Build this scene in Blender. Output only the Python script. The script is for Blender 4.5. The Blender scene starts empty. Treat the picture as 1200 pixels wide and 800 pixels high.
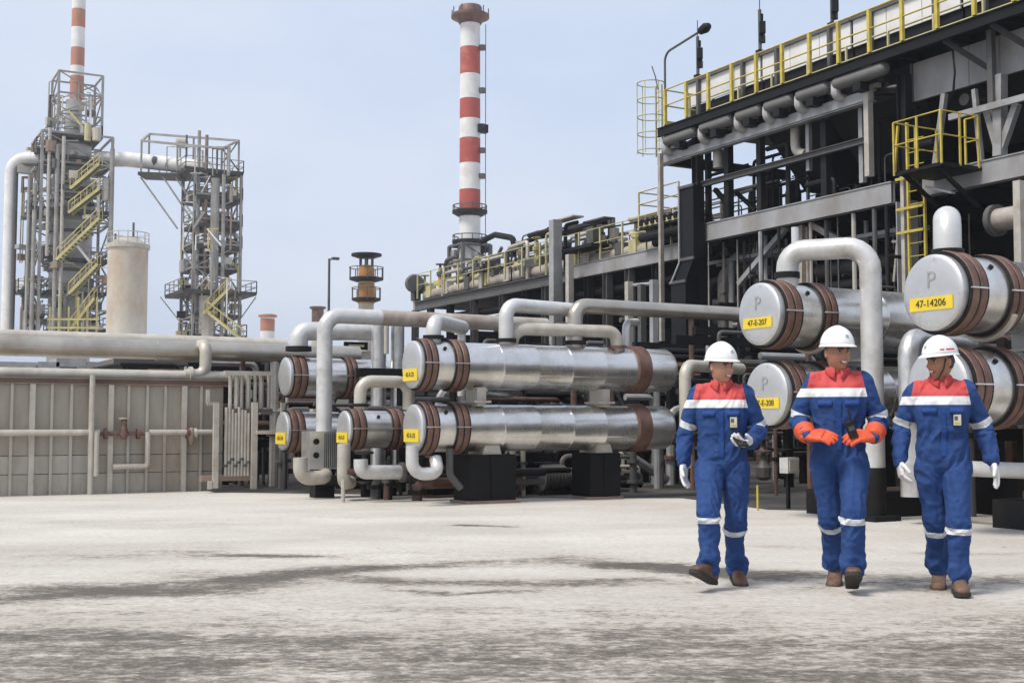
import bpy, bmesh, math, random
import numpy as np
from mathutils import Vector, Matrix, noise

random.seed(7)
R = math.radians
SC = bpy.context.scene
COL = SC.collection

# ---------------------------------------------------------------- camera
# World X = along the exchanger shells, world Y = along the long steel structure.
YAW, PITCH, FPX, CAMH = R(29.0), R(3.75), 1450.0, 1.11
cd = bpy.data.cameras.new('camera'); cam = bpy.data.objects.new('camera', cd); COL.objects.link(cam)
cam.location = (0, 0, CAMH); cam.rotation_euler = (R(90) + PITCH, 0, -YAW)
cd.sensor_width = 36.0; cd.lens = 36.0 * FPX / 1200.0; cd.clip_start = 0.1; cd.clip_end = 3000
SC.camera = cam

# ---------------------------------------------------------------- sky, sun, exposure
SUN_EL, SUN_AZ = R(58), R(-95)      # azimuth measured from +Y towards +X
w = bpy.data.worlds.new('World'); SC.world = w; w.use_nodes = True
nt = w.node_tree; nt.nodes.clear()
def N(t, **k):
    n = nt.nodes.new(t)
    for a, b in k.items(): setattr(n, a, b)
    return n
sky = N('ShaderNodeTexSky'); sky.sky_type = 'NISHITA'; sky.sun_disc = False
sky.sun_elevation = SUN_EL; sky.sun_rotation = SUN_AZ; sky.air_density = 1.0; sky.dust_density = 2.0; sky.ozone_density = 1.5
b1 = N('ShaderNodeBackground'); b1.inputs[1].default_value = 0.07
b2 = N('ShaderNodeBackground'); b2.inputs[1].default_value = 1.0
tc = N('ShaderNodeTexCoord'); mp = N('ShaderNodeMapping'); mp.inputs['Scale'].default_value = (1.3, 1.3, 3.2)
nz = N('ShaderNodeTexNoise'); nz.inputs['Scale'].default_value = 1.6; nz.inputs['Detail'].default_value = 6; nz.inputs['Roughness'].default_value = 0.5
cr = N('ShaderNodeValToRGB'); cr.color_ramp.elements[0].position = 0.38; cr.color_ramp.elements[0].color = (0.415, 0.48, 0.60, 1)
cr.color_ramp.elements[1].position = 0.64; cr.color_ramp.elements[1].color = (0.525, 0.56, 0.635, 1)
mx = N('ShaderNodeMixShader'); mx.inputs[0].default_value = 0.86
ou = N('ShaderNodeOutputWorld')
L = nt.links.new
L(tc.outputs['Generated'], mp.inputs[0]); L(mp.outputs[0], nz.inputs['Vector']); L(nz.outputs['Fac'], cr.inputs[0])
L(sky.outputs[0], b1.inputs[0]); L(cr.outputs[0], b2.inputs[0])
L(b1.outputs[0], mx.inputs[1]); L(b2.outputs[0], mx.inputs[2]); L(mx.outputs[0], ou.inputs[0])

sd = bpy.data.lights.new('sun', 'SUN'); sd.energy = 2.2; sd.angle = R(18); sd.color = (1.0, 0.945, 0.86)
sun = bpy.data.objects.new('sun', sd); COL.objects.link(sun)
sdir = Vector((math.sin(SUN_AZ) * math.cos(SUN_EL), math.cos(SUN_AZ) * math.cos(SUN_EL), math.sin(SUN_EL)))
sun.rotation_euler = sdir.to_track_quat('Z', 'Y').to_euler(); sun.location = (0, 0, 50)
SC.view_settings.view_transform = 'Standard'; SC.view_settings.look = 'None'
SC.view_settings.exposure = 0.74; SC.view_settings.gamma = 1.0
SC.render.engine = 'CYCLES'

# ---------------------------------------------------------------- sight lines (used only to find real positions)
_r = Vector((math.cos(YAW), -math.sin(YAW), 0)); _h = Vector((math.sin(YAW), math.cos(YAW), 0)); _z = Vector((0, 0, 1))
_f = _h * math.cos(PITCH) + _z * math.sin(PITCH); _u = -_h * math.sin(PITCH) + _z * math.cos(PITCH)
CAM = Vector((0, 0, CAMH))
def ray(x, y): return _f + _r * ((x - 600) / FPX) + _u * ((400 - y) / FPX)
def pu(x, y, u): d = ray(x, y); return CAM + d * (u / d.x)
def pv(x, y, v): d = ray(x, y); return CAM + d * (v / d.y)
def pz(x, y, z): d = ray(x, y); return CAM + d * ((z - CAMH) / d.z)
def pd(x, y, dist): d = ray(x, y); return CAM + d * (dist / d.dot(_h))
def V(*a): return Vector(a)

# ---------------------------------------------------------------- materials
MATS = {}
def mat(name, col, rough=0.6, metal=0.0, var=0.25, scale=3.0, bump=0.0, bscale=20.0, dirt=None, dirt_amt=0.35, dscale=1.2, spec=0.5, stretch=(1, 1, 1), coat=0.0):
    m = bpy.data.materials.new(name); m.use_nodes = True; t = m.node_tree; n = t.nodes; l = t.links
    b = n['Principled BSDF']; b.inputs['Roughness'].default_value = rough; b.inputs['Metallic'].default_value = metal
    b.inputs['Specular IOR Level'].default_value = spec; b.inputs['Coat Weight'].default_value = coat
    tcn = n.new('ShaderNodeTexCoord'); mpn = n.new('ShaderNodeMapping'); mpn.inputs['Scale'].default_value = stretch
    l.new(tcn.outputs['Object'], mpn.inputs[0])
    a = n.new('ShaderNodeTexNoise'); a.inputs['Scale'].default_value = scale; a.inputs['Detail'].default_value = 6; a.inputs['Roughness'].default_value = 0.6
    l.new(mpn.outputs[0], a.inputs['Vector'])
    rp = n.new('ShaderNodeValToRGB'); e = rp.color_ramp.elements
    e[0].position = 0.3; e[1].position = 0.7
    e[0].color = tuple(c * (1 - var) for c in col) + (1,); e[1].color = tuple(min(1, c * (1 + var * 0.6)) for c in col) + (1,)
    l.new(a.outputs['Fac'], rp.inputs[0]); out = rp.outputs[0]
    if dirt:
        d = n.new('ShaderNodeTexNoise'); d.inputs['Scale'].default_value = dscale; d.inputs['Detail'].default_value = 9; d.inputs['Roughness'].default_value = 0.68
        l.new(mpn.outputs[0], d.inputs['Vector'])
        r2 = n.new('ShaderNodeValToRGB'); r2.color_ramp.elements[0].position = 0.60 - dirt_amt * 0.35; r2.color_ramp.elements[1].position = 0.74
        r2.color_ramp.elements[0].color = (0, 0, 0, 1); r2.color_ramp.elements[1].color = (1, 1, 1, 1)
        l.new(d.outputs['Fac'], r2.inputs[0])
        mxn = n.new('ShaderNodeMix'); mxn.data_type = 'RGBA'; l.new(r2.outputs[0], mxn.inputs['Factor']); l.new(out, mxn.inputs['A']); mxn.inputs['B'].default_value = tuple(dirt) + (1,)
        out = mxn.outputs['Result']
    l.new(out, b.inputs['Base Color'])
    mr = n.new('ShaderNodeMapRange'); mr.inputs['To Min'].default_value = max(0.05, rough - 0.1); mr.inputs['To Max'].default_value = min(1, rough + 0.12)
    l.new(a.outputs['Fac'], mr.inputs['Value']); l.new(mr.outputs[0], b.inputs['Roughness'])
    if bump:
        bn = n.new('ShaderNodeTexNoise'); bn.inputs['Scale'].default_value = bscale; bn.inputs['Detail'].default_value = 4
        l.new(mpn.outputs[0], bn.inputs['Vector'])
        bp = n.new('ShaderNodeBump'); bp.inputs['Strength'].default_value = bump; bp.inputs['Distance'].default_value = 0.02
        l.new(bn.outputs['Fac'], bp.inputs['Height']); l.new(bp.outputs[0], b.inputs['Normal'])
    MATS[name] = m; return m
M_alu = mat('aluminium_cladding', (0.78, 0.765, 0.74), 0.27, 0.92, 0.10, 2.2, 0.08, 4.0, (0.52, 0.49, 0.44), 0.40, 1.6)
M_alucap = mat('aluminium_cap_sheet', (0.62, 0.62, 0.615), 0.44, 0.75, 0.12, 3.0, 0.10, 5.0, (0.42, 0.40, 0.37), 0.34, 2.5)
M_alupipe = mat('aluminium_pipe_cladding', (0.66, 0.655, 0.64), 0.36, 0.85, 0.14, 4.0, 0.10, 7.0, (0.40, 0.38, 0.35), 0.3, 2.5)
M_dullalu = mat('dull_aluminium_jacket', (0.50, 0.46, 0.40), 0.34, 0.8, 0.16, 2.0, 0.08, 6.0, (0.34, 0.29, 0.24), 0.35, 1.5)
M_white = mat('white_cladding', (0.64, 0.635, 0.62), 0.40, 0.35, 0.12, 4.0, 0.06, 7.0, (0.40, 0.365, 0.32), 0.36, 2.2)
M_beige = mat('weathered_pipe_jacket', (0.46, 0.42, 0.37), 0.55, 0.25, 0.22, 3.0, 0.1, 9.0, (0.27, 0.19, 0.14), 0.5, 2.2)
M_rust = mat('rust_brown_cover', (0.125, 0.062, 0.048), 0.55, 0.15, 0.40, 7.0, 0.25, 22.0, (0.23, 0.14, 0.10), 0.5, 3.0)
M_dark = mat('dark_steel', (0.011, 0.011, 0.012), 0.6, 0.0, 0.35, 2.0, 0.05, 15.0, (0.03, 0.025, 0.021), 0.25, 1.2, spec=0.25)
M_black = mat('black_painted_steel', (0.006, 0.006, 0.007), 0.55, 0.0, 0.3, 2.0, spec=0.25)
M_steel = mat('galvanised_steel', (0.36, 0.36, 0.36), 0.5, 0.2, 0.2, 2.5, 0.04, 20.0, (0.20, 0.17, 0.14), 0.3, 1.5)
M_fascia = mat('grey_painted_girder', (0.34, 0.34, 0.345), 0.55, 0.0, 0.14, 1.2, 0.03, 12.0, (0.20, 0.175, 0.15), 0.5, 0.9, stretch=(1, 1, 0.5))
M_mid = mat('mid_grey_steel', (0.095, 0.094, 0.092), 0.55, 0.0, 0.3, 2.5, 0.05, 15.0, (0.09, 0.07, 0.055), 0.4, 1.4)
M_yellow = mat('yellow_safety_paint', (0.58, 0.45, 0.07), 0.5, 0.0, 0.22, 5.0, 0, 1, (0.30, 0.24, 0.10), 0.3, 3.0)
M_paley = mat('faded_yellow_paint', (0.55, 0.50, 0.24), 0.6, 0.0, 0.2, 4.0, 0, 1, (0.35, 0.32, 0.22), 0.4, 2.0)
M_tag = mat('yellow_tag', (0.75, 0.55, 0.03), 0.45, 0.0, 0.08, 6.0)
M_ink = mat('black_lettering', (0.03, 0.03, 0.02), 0.6, 0.0, 0.1)
M_emb = mat('grey_emblem', (0.36, 0.38, 0.37), 0.5, 0.3, 0.1)
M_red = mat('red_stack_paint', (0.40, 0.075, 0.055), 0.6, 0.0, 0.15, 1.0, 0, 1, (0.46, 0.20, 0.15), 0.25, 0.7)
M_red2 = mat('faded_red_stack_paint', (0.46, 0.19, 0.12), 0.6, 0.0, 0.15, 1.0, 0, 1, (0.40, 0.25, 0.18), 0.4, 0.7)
M_swhite = mat('white_stack_paint', (0.74, 0.73, 0.71), 0.6, 0.0, 0.08, 1.0, 0, 1, (0.58, 0.54, 0.50), 0.35, 0.7)
M_cream = mat('cream_tank_paint', (0.56, 0.52, 0.44), 0.6, 0.0, 0.12, 0.8, 0, 1, (0.36, 0.22, 0.12), 0.55, 0.28, stretch=(1, 1, 0.6))
M_panel = mat('weathered_wall_panel', (0.375, 0.34, 0.285), 0.7, 0.05, 0.16, 1.2, 0.08, 8.0, (0.24, 0.19, 0.14), 0.52, 1.3, stretch=(1, 1, 0.4))
M_panel2 = mat('pale_wall_panel', (0.46, 0.43, 0.375), 0.7, 0.05, 0.14, 1.4, 0.08, 8.0, (0.27, 0.22, 0.165), 0.5, 1.5, stretch=(1, 1, 0.4))
M_pale = mat('pale_galvanised_pipe', (0.50, 0.465, 0.405), 0.5, 0.2, 0.14, 4.0, 0, 1, (0.35, 0.29, 0.23), 0.35, 3.0)
M_rustbeam = mat('rusty_beam', (0.30, 0.22, 0.17), 0.75, 0.0, 0.35, 4.0, 0.2, 14.0, (0.14, 0.07, 0.045), 0.5, 2.0)
M_orange = mat('orange_flare_paint', (0.50, 0.24, 0.07), 0.6, 0.0, 0.3, 2.0)
M_glass = mat('lamp_lens', (0.55, 0.55, 0.52), 0.2, 0.0, 0.05)

M_far = mat('far_galvanised_steel', (0.34, 0.33, 0.31), 0.6, 0.1, 0.3, 0.8, 0, 1, (0.22, 0.18, 0.14), 0.4, 0.5)
M_fary = mat('far_hazed_yellow', (0.52, 0.45, 0.19), 0.65, 0.0, 0.3, 0.8)  # yellow paled for distance, haze put into the colour
# ---------------------------------------------------------------- mesh builder
ORG = {}
class MB:
    def __init__(s): s.v = []; s.f = []
    def add(s, vs, fs):
        o = len(s.v); s.v += [Vector(p) for p in vs]; s.f += [tuple(i + o for i in f) for f in fs]; return s
    def box(s, c, size, M=None):
        hx, hy, hz = (k / 2 for k in size); c = Vector(c)
        p = [Vector((x, y, z)) for x in (-hx, hx) for y in (-hy, hy) for z in (-hz, hz)]
        if M is not None: p = [M @ q for q in p]
        return s.add([c + q for q in p], [(0, 1, 3, 2), (4, 6, 7, 5), (0, 4, 5, 1), (2, 3, 7, 6), (0, 2, 6, 4), (1, 5, 7, 3)])
    def frame(s, p0, p1):
        a = (Vector(p1) - Vector(p0)).normalized()
        ref = Vector((0, 0, 1)) if abs(a.z) < 0.95 else Vector((0, 1, 0))
        x = a.cross(ref).normalized(); y = x.cross(a).normalized(); return a, x, y
    def beam(s, p0, p1, wd, ht):
        p0, p1 = Vector(p0), Vector(p1); a, x, y = s.frame(p0, p1); o = []
        for p in (p0, p1):
            for i, j in ((-1, -1), (1, -1), (1, 1), (-1, 1)): o.append(p + x * (i * wd / 2) + y * (j * ht / 2))
        return s.add(o, [(3, 2, 1, 0), (4, 5, 6, 7), (0, 1, 5, 4), (1, 2, 6, 5), (2, 3, 7, 6), (3, 0, 4, 7)])
    def ibeam(s, p0, p1, ht, wd, t):
        a, x, y = s.frame(p0, p1); p0, p1 = Vector(p0), Vector(p1)
        s.beam(p0, p1, t, ht - 2 * t); o = y * (ht / 2 - t / 2)
        s.beam(p0 + o, p1 + o, wd, t); s.beam(p0 - o, p1 - o, wd, t); return s
    def tube(s, pts, r, n=14, caps=True):
        pts = [Vector(p) for p in pts]; rr = r if isinstance(r, (list, tuple)) else [r] * len(pts)
        tang = []
        for i in range(len(pts)):
            a = pts[max(0, i - 1)]; b = pts[min(len(pts) - 1, i + 1)]; tang.append((b - a).normalized())
        ref = Vector((0, 0, 1)) if abs(tang[0].z) < 0.9 else Vector((1, 0, 0))
        x = tang[0].cross(ref).normalized(); o = []
        for i, p in enumerate(pts):
            t = tang[i]; x = (x - t * x.dot(t)).normalized(); y = t.cross(x)
            for k in range(n):
                an = 2 * math.pi * k / n; o.append(p + (x * math.cos(an) + y * math.sin(an)) * rr[i])
        f = []
        for i in range(len(pts) - 1):
            for k in range(n):
                k2 = (k + 1) % n; f.append((i * n + k, i * n + k2, (i + 1) * n + k2, (i + 1) * n + k))
        if caps: f.append(tuple(range(n - 1, -1, -1))); f.append(tuple((len(pts) - 1) * n + k for k in range(n)))
        return s.add(o, f)
    def lathe(s, p0, axis, prof, n=32, closed=False):
        p0 = Vector(p0); a = Vector(axis).normalized(); ref = Vector((0, 0, 1)) if abs(a.z) < 0.9 else Vector((1, 0, 0))
        x = a.cross(ref).normalized(); y = a.cross(x); o = []; f = []
        for t, r in prof:
            for k in range(n):
                an = 2 * math.pi * k / n; o.append(p0 + a * t + (x * math.cos(an) + y * math.sin(an)) * max(r, 1e-4))
        m = len(prof)
        for i in range(m if closed else m - 1):
            j = (i + 1) % m
            for k in range(n):
                k2 = (k + 1) % n; f.append((i * n + k, j * n + k, j * n + k2, i * n + k2))
        if not closed: f.append(tuple(range(n))); f.append(tuple((m - 1) * n + k for k in range(n - 1, -1, -1)))
        return s.add(o, f)
    def build(s, name, m, parent=None, label=None, smooth=True, ang=35):
        me = bpy.data.meshes.new(name)
        if parent is not None: o = ORG[parent]
        else:
            xs = [p.x for p in s.v]; ys = [p.y for p in s.v]; zs = [p.z for p in s.v]
            o = Vector(((min(xs) + max(xs)) / 2, (min(ys) + max(ys)) / 2, min(zs)))
        me.from_pydata([p - o for p in s.v], [], s.f); me.validate(); me.update()
        bm = bmesh.new(); bm.from_mesh(me); bmesh.ops.recalc_face_normals(bm, faces=bm.faces); bm.to_mesh(me); bm.free()
        if smooth:
            me.polygons.foreach_set('use_smooth', [True] * len(me.polygons)); me.set_sharp_from_angle(angle=R(ang))
        if m is not None: me.materials.append(m)
        ob = bpy.data.objects.new(name, me); COL.objects.link(ob)
        if parent is not None: ob.parent = parent
        else: ob.location = o
        ORG[ob] = o
        if label: ob['label'] = label
        return ob
def tag(o, label, cat, group=None, kind=None):
    if label: o['label'] = label
    if cat: o['category'] = cat
    if group: o['group'] = group
    if kind: o['kind'] = kind
    return o
def thing(name, label, cat, loc=(0, 0, 0), group=None):
    o = bpy.data.objects.new(name, None); COL.objects.link(o); o.location = Vector(loc); o.empty_display_size = 0.2
    ORG[o] = Vector(loc); return tag(o, label, cat, group)
def structure(o): o['kind'] = 'structure'; return o

def fillet(pts, r, n=6):
    """polyline with rounded corners"""
    pts = [Vector(p) for p in pts]; out = [pts[0]]
    for i in range(1, len(pts) - 1):
        p = pts[i]; a = (pts[i - 1] - p); b = (pts[i + 1] - p); la, lb = a.length, b.length; a /= la; b /= lb
        ang = a.angle(b, 3.14159)
        if ang > 3.10: out.append(p); continue
        t = min(r / math.tan(ang / 2), la * 0.49, lb * 0.49); rr = t * math.tan(ang / 2)
        c = p + (a + b).normalized() * (rr / math.sin(ang / 2)); s0 = p + a * t - c; s1 = p + b * t - c
        om = s0.angle(s1)
        for k in range(n + 1):
            q = k / n; out.append(c + (s0 * math.sin((1 - q) * om) + s1 * math.sin(q * om)) / math.sin(om))
    out.append(pts[-1]); return out
def ring_at(mb, p, axis, r, wdt, n=16):
    mb.lathe(Vector(p) - Vector(axis).normalized() * wdt / 2, axis, [(0, r * 0.9), (0, r), (wdt, r), (wdt, r * 0.9)], n)
def pipe(name, label, pts, r, m=None, bend=None, flanges=(), seams=None, n=14, fm=None, cat='pipe', group=None, parent=None):
    """a bent pipe run: run + flanges; seams = spacing of jacket bands along the run"""
    m = m or M_alupipe; path = fillet(pts, bend or r * 2.4)
    t = parent or thing(name, label, cat, (pts[0][0], pts[0][1], min(p[2] for p in pts)), group)
    MB().tube(path, r, n).build('pipe_run' if parent is None else 'pipe', m, t)
    if seams:
        acc = 0.0; nxt = seams * 0.5
        for a, b in zip(path[:-1], path[1:]):
            d = (b - a).length
            while acc + d > nxt:
                k = (nxt - acc) / d; mb = MB(); ring_at(mb, a.lerp(b, k), b - a, r * 1.03, 0.03, n); mb.build('jacket_band', m, t); nxt += seams
            acc += d
    for (i, wd) in flanges:
        a = Vector(pts[i]); b = Vector(pts[i + 1] if i + 1 < len(pts) and i >= 0 else pts[i - 1])
        mb = MB(); ring_at(mb, a + (b - a).normalized() * wd, b - a, r * 1.4, r * 0.5, n); mb.build('flange', fm or M_rust, t)
    return t
def railing(t, pts, ht, gap, m, r=0.022, rails=(1.0, 0.55), toe=True, pr=None):
    """guard rail parts along a polyline of deck points: each post and each rail a part"""
    pts = [Vector(p) for p in pts]; up = Vector((0, 0, 1))
    for a, b in zip(pts[:-1], pts[1:]):
        k = max(1, int(round((b - a).length / gap)))
        for i in range(k + 1):
            if i == 0 and a is not pts[0]: continue
            p = a.lerp(b, i / k); MB().beam(p, p + up * ht, (pr or r) * 2, (pr or r) * 2).build('post', m, t)
        for q in rails:
            MB().tube([a + up * ht * q, b + up * ht * q], r, 6).build('rail', m, t)
        if toe: MB().beam(a + up * 0.07, b + up * 0.07, 0.012, 0.12).build('toe_board', m, t)
def text_obj(s, size, m, parent, mtx, name='lettering', ext=0.002):
    c = bpy.data.curves.new(name, 'FONT'); c.body = s; c.size = size; c.extrude = ext; c.align_x = 'CENTER'; c.align_y = 'CENTER'
    tmp = bpy.data.objects.new('tmp', c); COL.objects.link(tmp)
    dg = bpy.context.evaluated_depsgraph_get(); me = bpy.data.meshes.new_from_object(tmp.evaluated_get(dg))
    bpy.data.objects.remove(tmp); me.transform(mtx); me.name = name; me.materials.clear(); me.materials.append(m)
    o = bpy.data.objects.new(name, me); COL.objects.link(o); o.parent = parent; return o

# ================================================================ ground
def seg_d(px, py, a, b):
    ax, ay = a; bx, by = b; dx, dy = bx - ax, by - ay
    t = np.clip(((px - ax) * dx + (py - ay) * dy) / (dx * dx + dy * dy + 1e-9), 0, 1)
    return np.hypot(px - (ax + t * dx), py - (ay + t * dy))
def make_ground():
    gx = np.concatenate([np.linspace(-900, -40, 14)[:-1], np.linspace(-40, -8, 24)[:-1], np.arange(-8, 20, 0.11), np.linspace(20, 60, 30), np.linspace(75, 900, 14)])
    gy = np.concatenate([np.linspace(-300, -10, 10)[:-1], np.linspace(-10, 1, 14)[:-1], np.arange(1, 24, 0.11), np.linspace(24, 60, 30), np.linspace(75, 1400, 16)])
    X, Y = np.meshgrid(gx, gy); nx, ny = len(gx), len(gy)
    # drag marks, spills and other dark bands on the slab, laid out in metres as seen along the slab (a = across, d = away)
    a = X * math.cos(YAW) - Y * math.sin(YAW); d = X * math.sin(YAW) + Y * math.cos(YAW)
    st = np.zeros_like(X)
    def g(px, py):
        q = pz(px, py, 0.0); return (q.dot(_r), q.dot(_h))
    def streak(poly, wd, amp):
        nonlocal st
        pts = [g(*p) for p in poly]; dm = np.full_like(X, 1e9)
        for p, q in zip(pts[:-1], pts[1:]): dm = np.minimum(dm, seg_d(a, d, p, q))
        st = np.maximum(st, amp * np.exp(-(dm / wd) ** 2))
    streak([(-120, 712), (60, 698), (190, 686), (300, 677), (400, 667), (540, 659), (660, 657), (780, 664), (900, 676)], 0.36, 1.15)
    streak([(-150, 700), (80, 695), (220, 686)], 0.85, 0.95)
    streak([(-150, 648), (60, 652), (200, 650)], 0.75, 0.72)
    streak([(230, 650), (320, 651), (420, 653)], 0.22, 0.95)
    streak([(440, 652), (560, 650), (700, 652)], 0.5, 0.55)
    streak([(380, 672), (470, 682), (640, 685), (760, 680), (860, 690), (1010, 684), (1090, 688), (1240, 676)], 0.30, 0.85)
    streak([(760, 662), (880, 672), (1040, 677), (1250, 680)], 0.34, 0.95)  # dark band running past the workers' feet
    streak([(450, 689), (520, 696), (600, 693), (640, 690)], 0.10, 1.0)
    streak([(-150, 750), (140, 742), (420, 752)], 0.40, 0.80)
    streak([(200, 800), (600, 790), (900, 800)], 0.25, 0.85)
    streak([(560, 735), (800, 738), (1000, 760), (1250, 770)], 0.18, 0.85)
    streak([(440, 716), (620, 712), (760, 722)], 0.12, 0.8)
    streak([(800, 800), (1000, 790), (1250, 800)], 0.35, 0.85)
    streak([(900, 640), (1100, 648), (1240, 650)], 0.2, 0.5)
    streak([(300, 600), (420, 606)], 0.3, 0.4); streak([(60, 612), (260, 616)], 0.35, 0.45)
    streak([(540, 615), (600, 617)], 0.13, 0.95)
    nz2 = np.array([noise.fractal(V(p * .55, q * 1.1, 3.7), 1.0, 2.0, 4) for p, q in zip(a.ravel(), d.ravel())]).reshape(X.shape); st = st * np.clip(.82 + .75 * nz2, .25, 1.25)
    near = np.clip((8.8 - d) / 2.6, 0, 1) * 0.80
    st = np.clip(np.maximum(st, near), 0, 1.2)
    vs = np.stack([X.ravel(), Y.ravel(), np.zeros(nx * ny)], 1)
    idx = np.arange(nx * ny).reshape(ny, nx)
    fs = np.stack([idx[:-1, :-1].ravel(), idx[:-1, 1:].ravel(), idx[1:, 1:].ravel(), idx[1:, :-1].ravel()], 1)
    me = bpy.data.meshes.new('ground'); me.from_pydata(vs.tolist(), [], fs.tolist())
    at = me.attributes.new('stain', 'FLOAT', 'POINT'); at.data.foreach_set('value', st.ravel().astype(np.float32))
    m = bpy.data.materials.new('stained_concrete'); m.use_nodes = True; t = m.node_tree; n = t.nodes; l = t.links; b = n['Principled BSDF']
    tcn = n.new('ShaderNodeTexCoord'); mpn = n.new('ShaderNodeMapping'); mpn.vector_type = 'POINT'; mpn.inputs['Rotation'].default_value = (0, 0, YAW)
    l.new(tcn.outputs['Object'], mpn.inputs[0])
    def nz_(scale, det, rough, st_=(1, 1, 1)):
        q = n.new('ShaderNodeMapping'); q.inputs['Scale'].default_value = st_; l.new(mpn.outputs[0], q.inputs[0])
        k = n.new('ShaderNodeTexNoise'); k.inputs['Scale'].default_value = scale; k.inputs['Detail'].default_value = det; k.inputs['Roughness'].default_value = rough
        l.new(q.outputs[0], k.inputs['Vector']); return k.outputs['Fac']
    def math_(op, x, y=None, c=False):
        k = n.new('ShaderNodeMath'); k.operation = op; k.use_clamp = c
        for i, v_ in enumerate((x, y)):
            if v_ is None: continue
            if isinstance(v_, (int, float)): k.inputs[i].default_value = v_
            else: l.new(v_, k.inputs[i])
        return k.outputs[0]
    def ramp_(x, p0, p1, c0=(0, 0, 0, 1), c1=(1, 1, 1, 1)):
        k = n.new('ShaderNodeValToRGB'); k.color_ramp.elements[0].position = p0; k.color_ramp.elements[1].position = p1
        k.color_ramp.elements[0].color = c0; k.color_ramp.elements[1].color = c1; l.new(x, k.inputs[0]); return k.outputs[0]
    def mix_(f, A, B):
        k = n.new('ShaderNodeMix'); k.data_type = 'RGBA'; l.new(f, k.inputs['Factor'])
        for nm, v_ in (('A', A), ('B', B)):
            if isinstance(v_, tuple): k.inputs[nm].default_value = v_
            else: l.new(v_, k.inputs[nm])
        return k.outputs['Result']
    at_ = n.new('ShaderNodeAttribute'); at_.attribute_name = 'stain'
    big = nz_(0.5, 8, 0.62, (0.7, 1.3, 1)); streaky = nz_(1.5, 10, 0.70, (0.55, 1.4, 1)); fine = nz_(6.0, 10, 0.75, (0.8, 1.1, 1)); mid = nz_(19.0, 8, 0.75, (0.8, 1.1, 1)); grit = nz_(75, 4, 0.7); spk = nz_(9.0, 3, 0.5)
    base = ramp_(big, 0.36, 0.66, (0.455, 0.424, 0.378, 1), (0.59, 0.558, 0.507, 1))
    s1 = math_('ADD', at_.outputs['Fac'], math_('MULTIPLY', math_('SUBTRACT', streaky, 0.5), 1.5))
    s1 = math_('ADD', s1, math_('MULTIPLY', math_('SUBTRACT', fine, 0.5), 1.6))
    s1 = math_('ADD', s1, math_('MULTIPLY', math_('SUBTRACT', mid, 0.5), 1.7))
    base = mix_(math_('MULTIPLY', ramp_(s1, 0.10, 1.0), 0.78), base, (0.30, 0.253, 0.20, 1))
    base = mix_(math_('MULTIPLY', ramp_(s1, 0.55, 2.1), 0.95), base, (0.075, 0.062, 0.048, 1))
    base = mix_(math_('MULTIPLY', ramp_(mid, 0.46, 0.68), 0.36), base, (0.22, 0.193, 0.16, 1))
    base = mix_(math_('MULTIPLY', ramp_(fine, 0.56, 0.68), 0.38), base, (0.64, 0.605, 0.545, 1))
    base = mix_(math_('MULTIPLY', ramp_(grit, 0.55, 0.75), 0.2), base, (0.20, 0.175, 0.15, 1))
    base = mix_(math_('MULTIPLY', ramp_(spk, 0.735, 0.76), 0.8), base, (0.06, 0.052, 0.045, 1))
    l.new(base, b.inputs['Base Color'])
    l.new(ramp_(s1, 0.3, 1.2, (0.88,) * 3 + (1,), (0.6,) * 3 + (1,)), b.inputs['Roughness']); b.inputs['Specular IOR Level'].default_value = 0.3
    bp = n.new('ShaderNodeBump'); bp.inputs['Strength'].default_value = 0.6; bp.inputs['Distance'].default_value = 0.025
    l.new(math_('ADD', fine, math_('MULTIPLY', mid, 0.5)), bp.inputs['Height']); l.new(bp.outputs[0], b.inputs['Normal'])
    me.materials.append(m); o = bpy.data.objects.new('ground', me); COL.objects.link(o); structure(o)
make_ground()
# dark plant floor under the equipment, 4 mm above the slab
M_pad = mat('dark_plant_floor', (0.036, 0.033, 0.03), 0.7, 0.0, 0.4, 1.5, 0.2, 12.0, (0.11, 0.10, 0.085), 0.4, 0.8)
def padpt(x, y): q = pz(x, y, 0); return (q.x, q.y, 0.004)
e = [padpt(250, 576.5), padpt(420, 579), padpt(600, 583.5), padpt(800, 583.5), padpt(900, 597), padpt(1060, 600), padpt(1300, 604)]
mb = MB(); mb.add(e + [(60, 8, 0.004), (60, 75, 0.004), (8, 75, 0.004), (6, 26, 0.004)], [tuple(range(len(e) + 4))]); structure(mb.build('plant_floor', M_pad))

# ================================================================ boundary wall on the left
VW = 20.2
def uW(x, v=VW): return pv(x, 500, v).x
def zW(y, v=VW): return pv(120, y, v).z
wall = thing('panel_wall', 'weathered grey sheet panel wall with ribs, left behind the open concrete yard', 'wall', (uW(120), VW, 0))
wx = [-70, -40, -12, 13, 37, 60, 83, 105, 129, 150, 172, 193, 215, 235, 262]
rows = [(0.0, 0.315, M_panel2), (0.325, 0.60, M_panel2), (0.61, zW(451), M_panel)]
for a, b in zip(wx[:-1], wx[1:]):
    for k, (z0, z1, m) in enumerate(rows):
        u0, u1 = uW(a) + 0.008, uW(b) - 0.008
        MB().box(((u0 + u1) / 2, VW + 0.05 + random.uniform(0, 0.006), (z0 + z1) / 2), (u1 - u0, 0.06, z1 - z0)).build('panel', M_panel if (k == 1 and a > 90) or (k == 0 and a > 150) else m, wall, smooth=False)
MB().box(((uW(-70) + uW(262)) / 2, VW + 0.12, 0.83), (uW(262) - uW(-70), 0.05, 1.72)).build('backing', M_dark, wall, smooth=False)
for x in wx[:-1]:
    thick = x in (37, 129, 215, -40); wd = 0.075 if thick else 0.04
    MB().box((uW(x), VW - 0.005 - (0.02 if thick else 0), zW(451) / 2), (wd, 0.05 + (0.04 if thick else 0), zW(451))).build('rib', M_pale if thick else M_panel2, wall, smooth=False)
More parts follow.
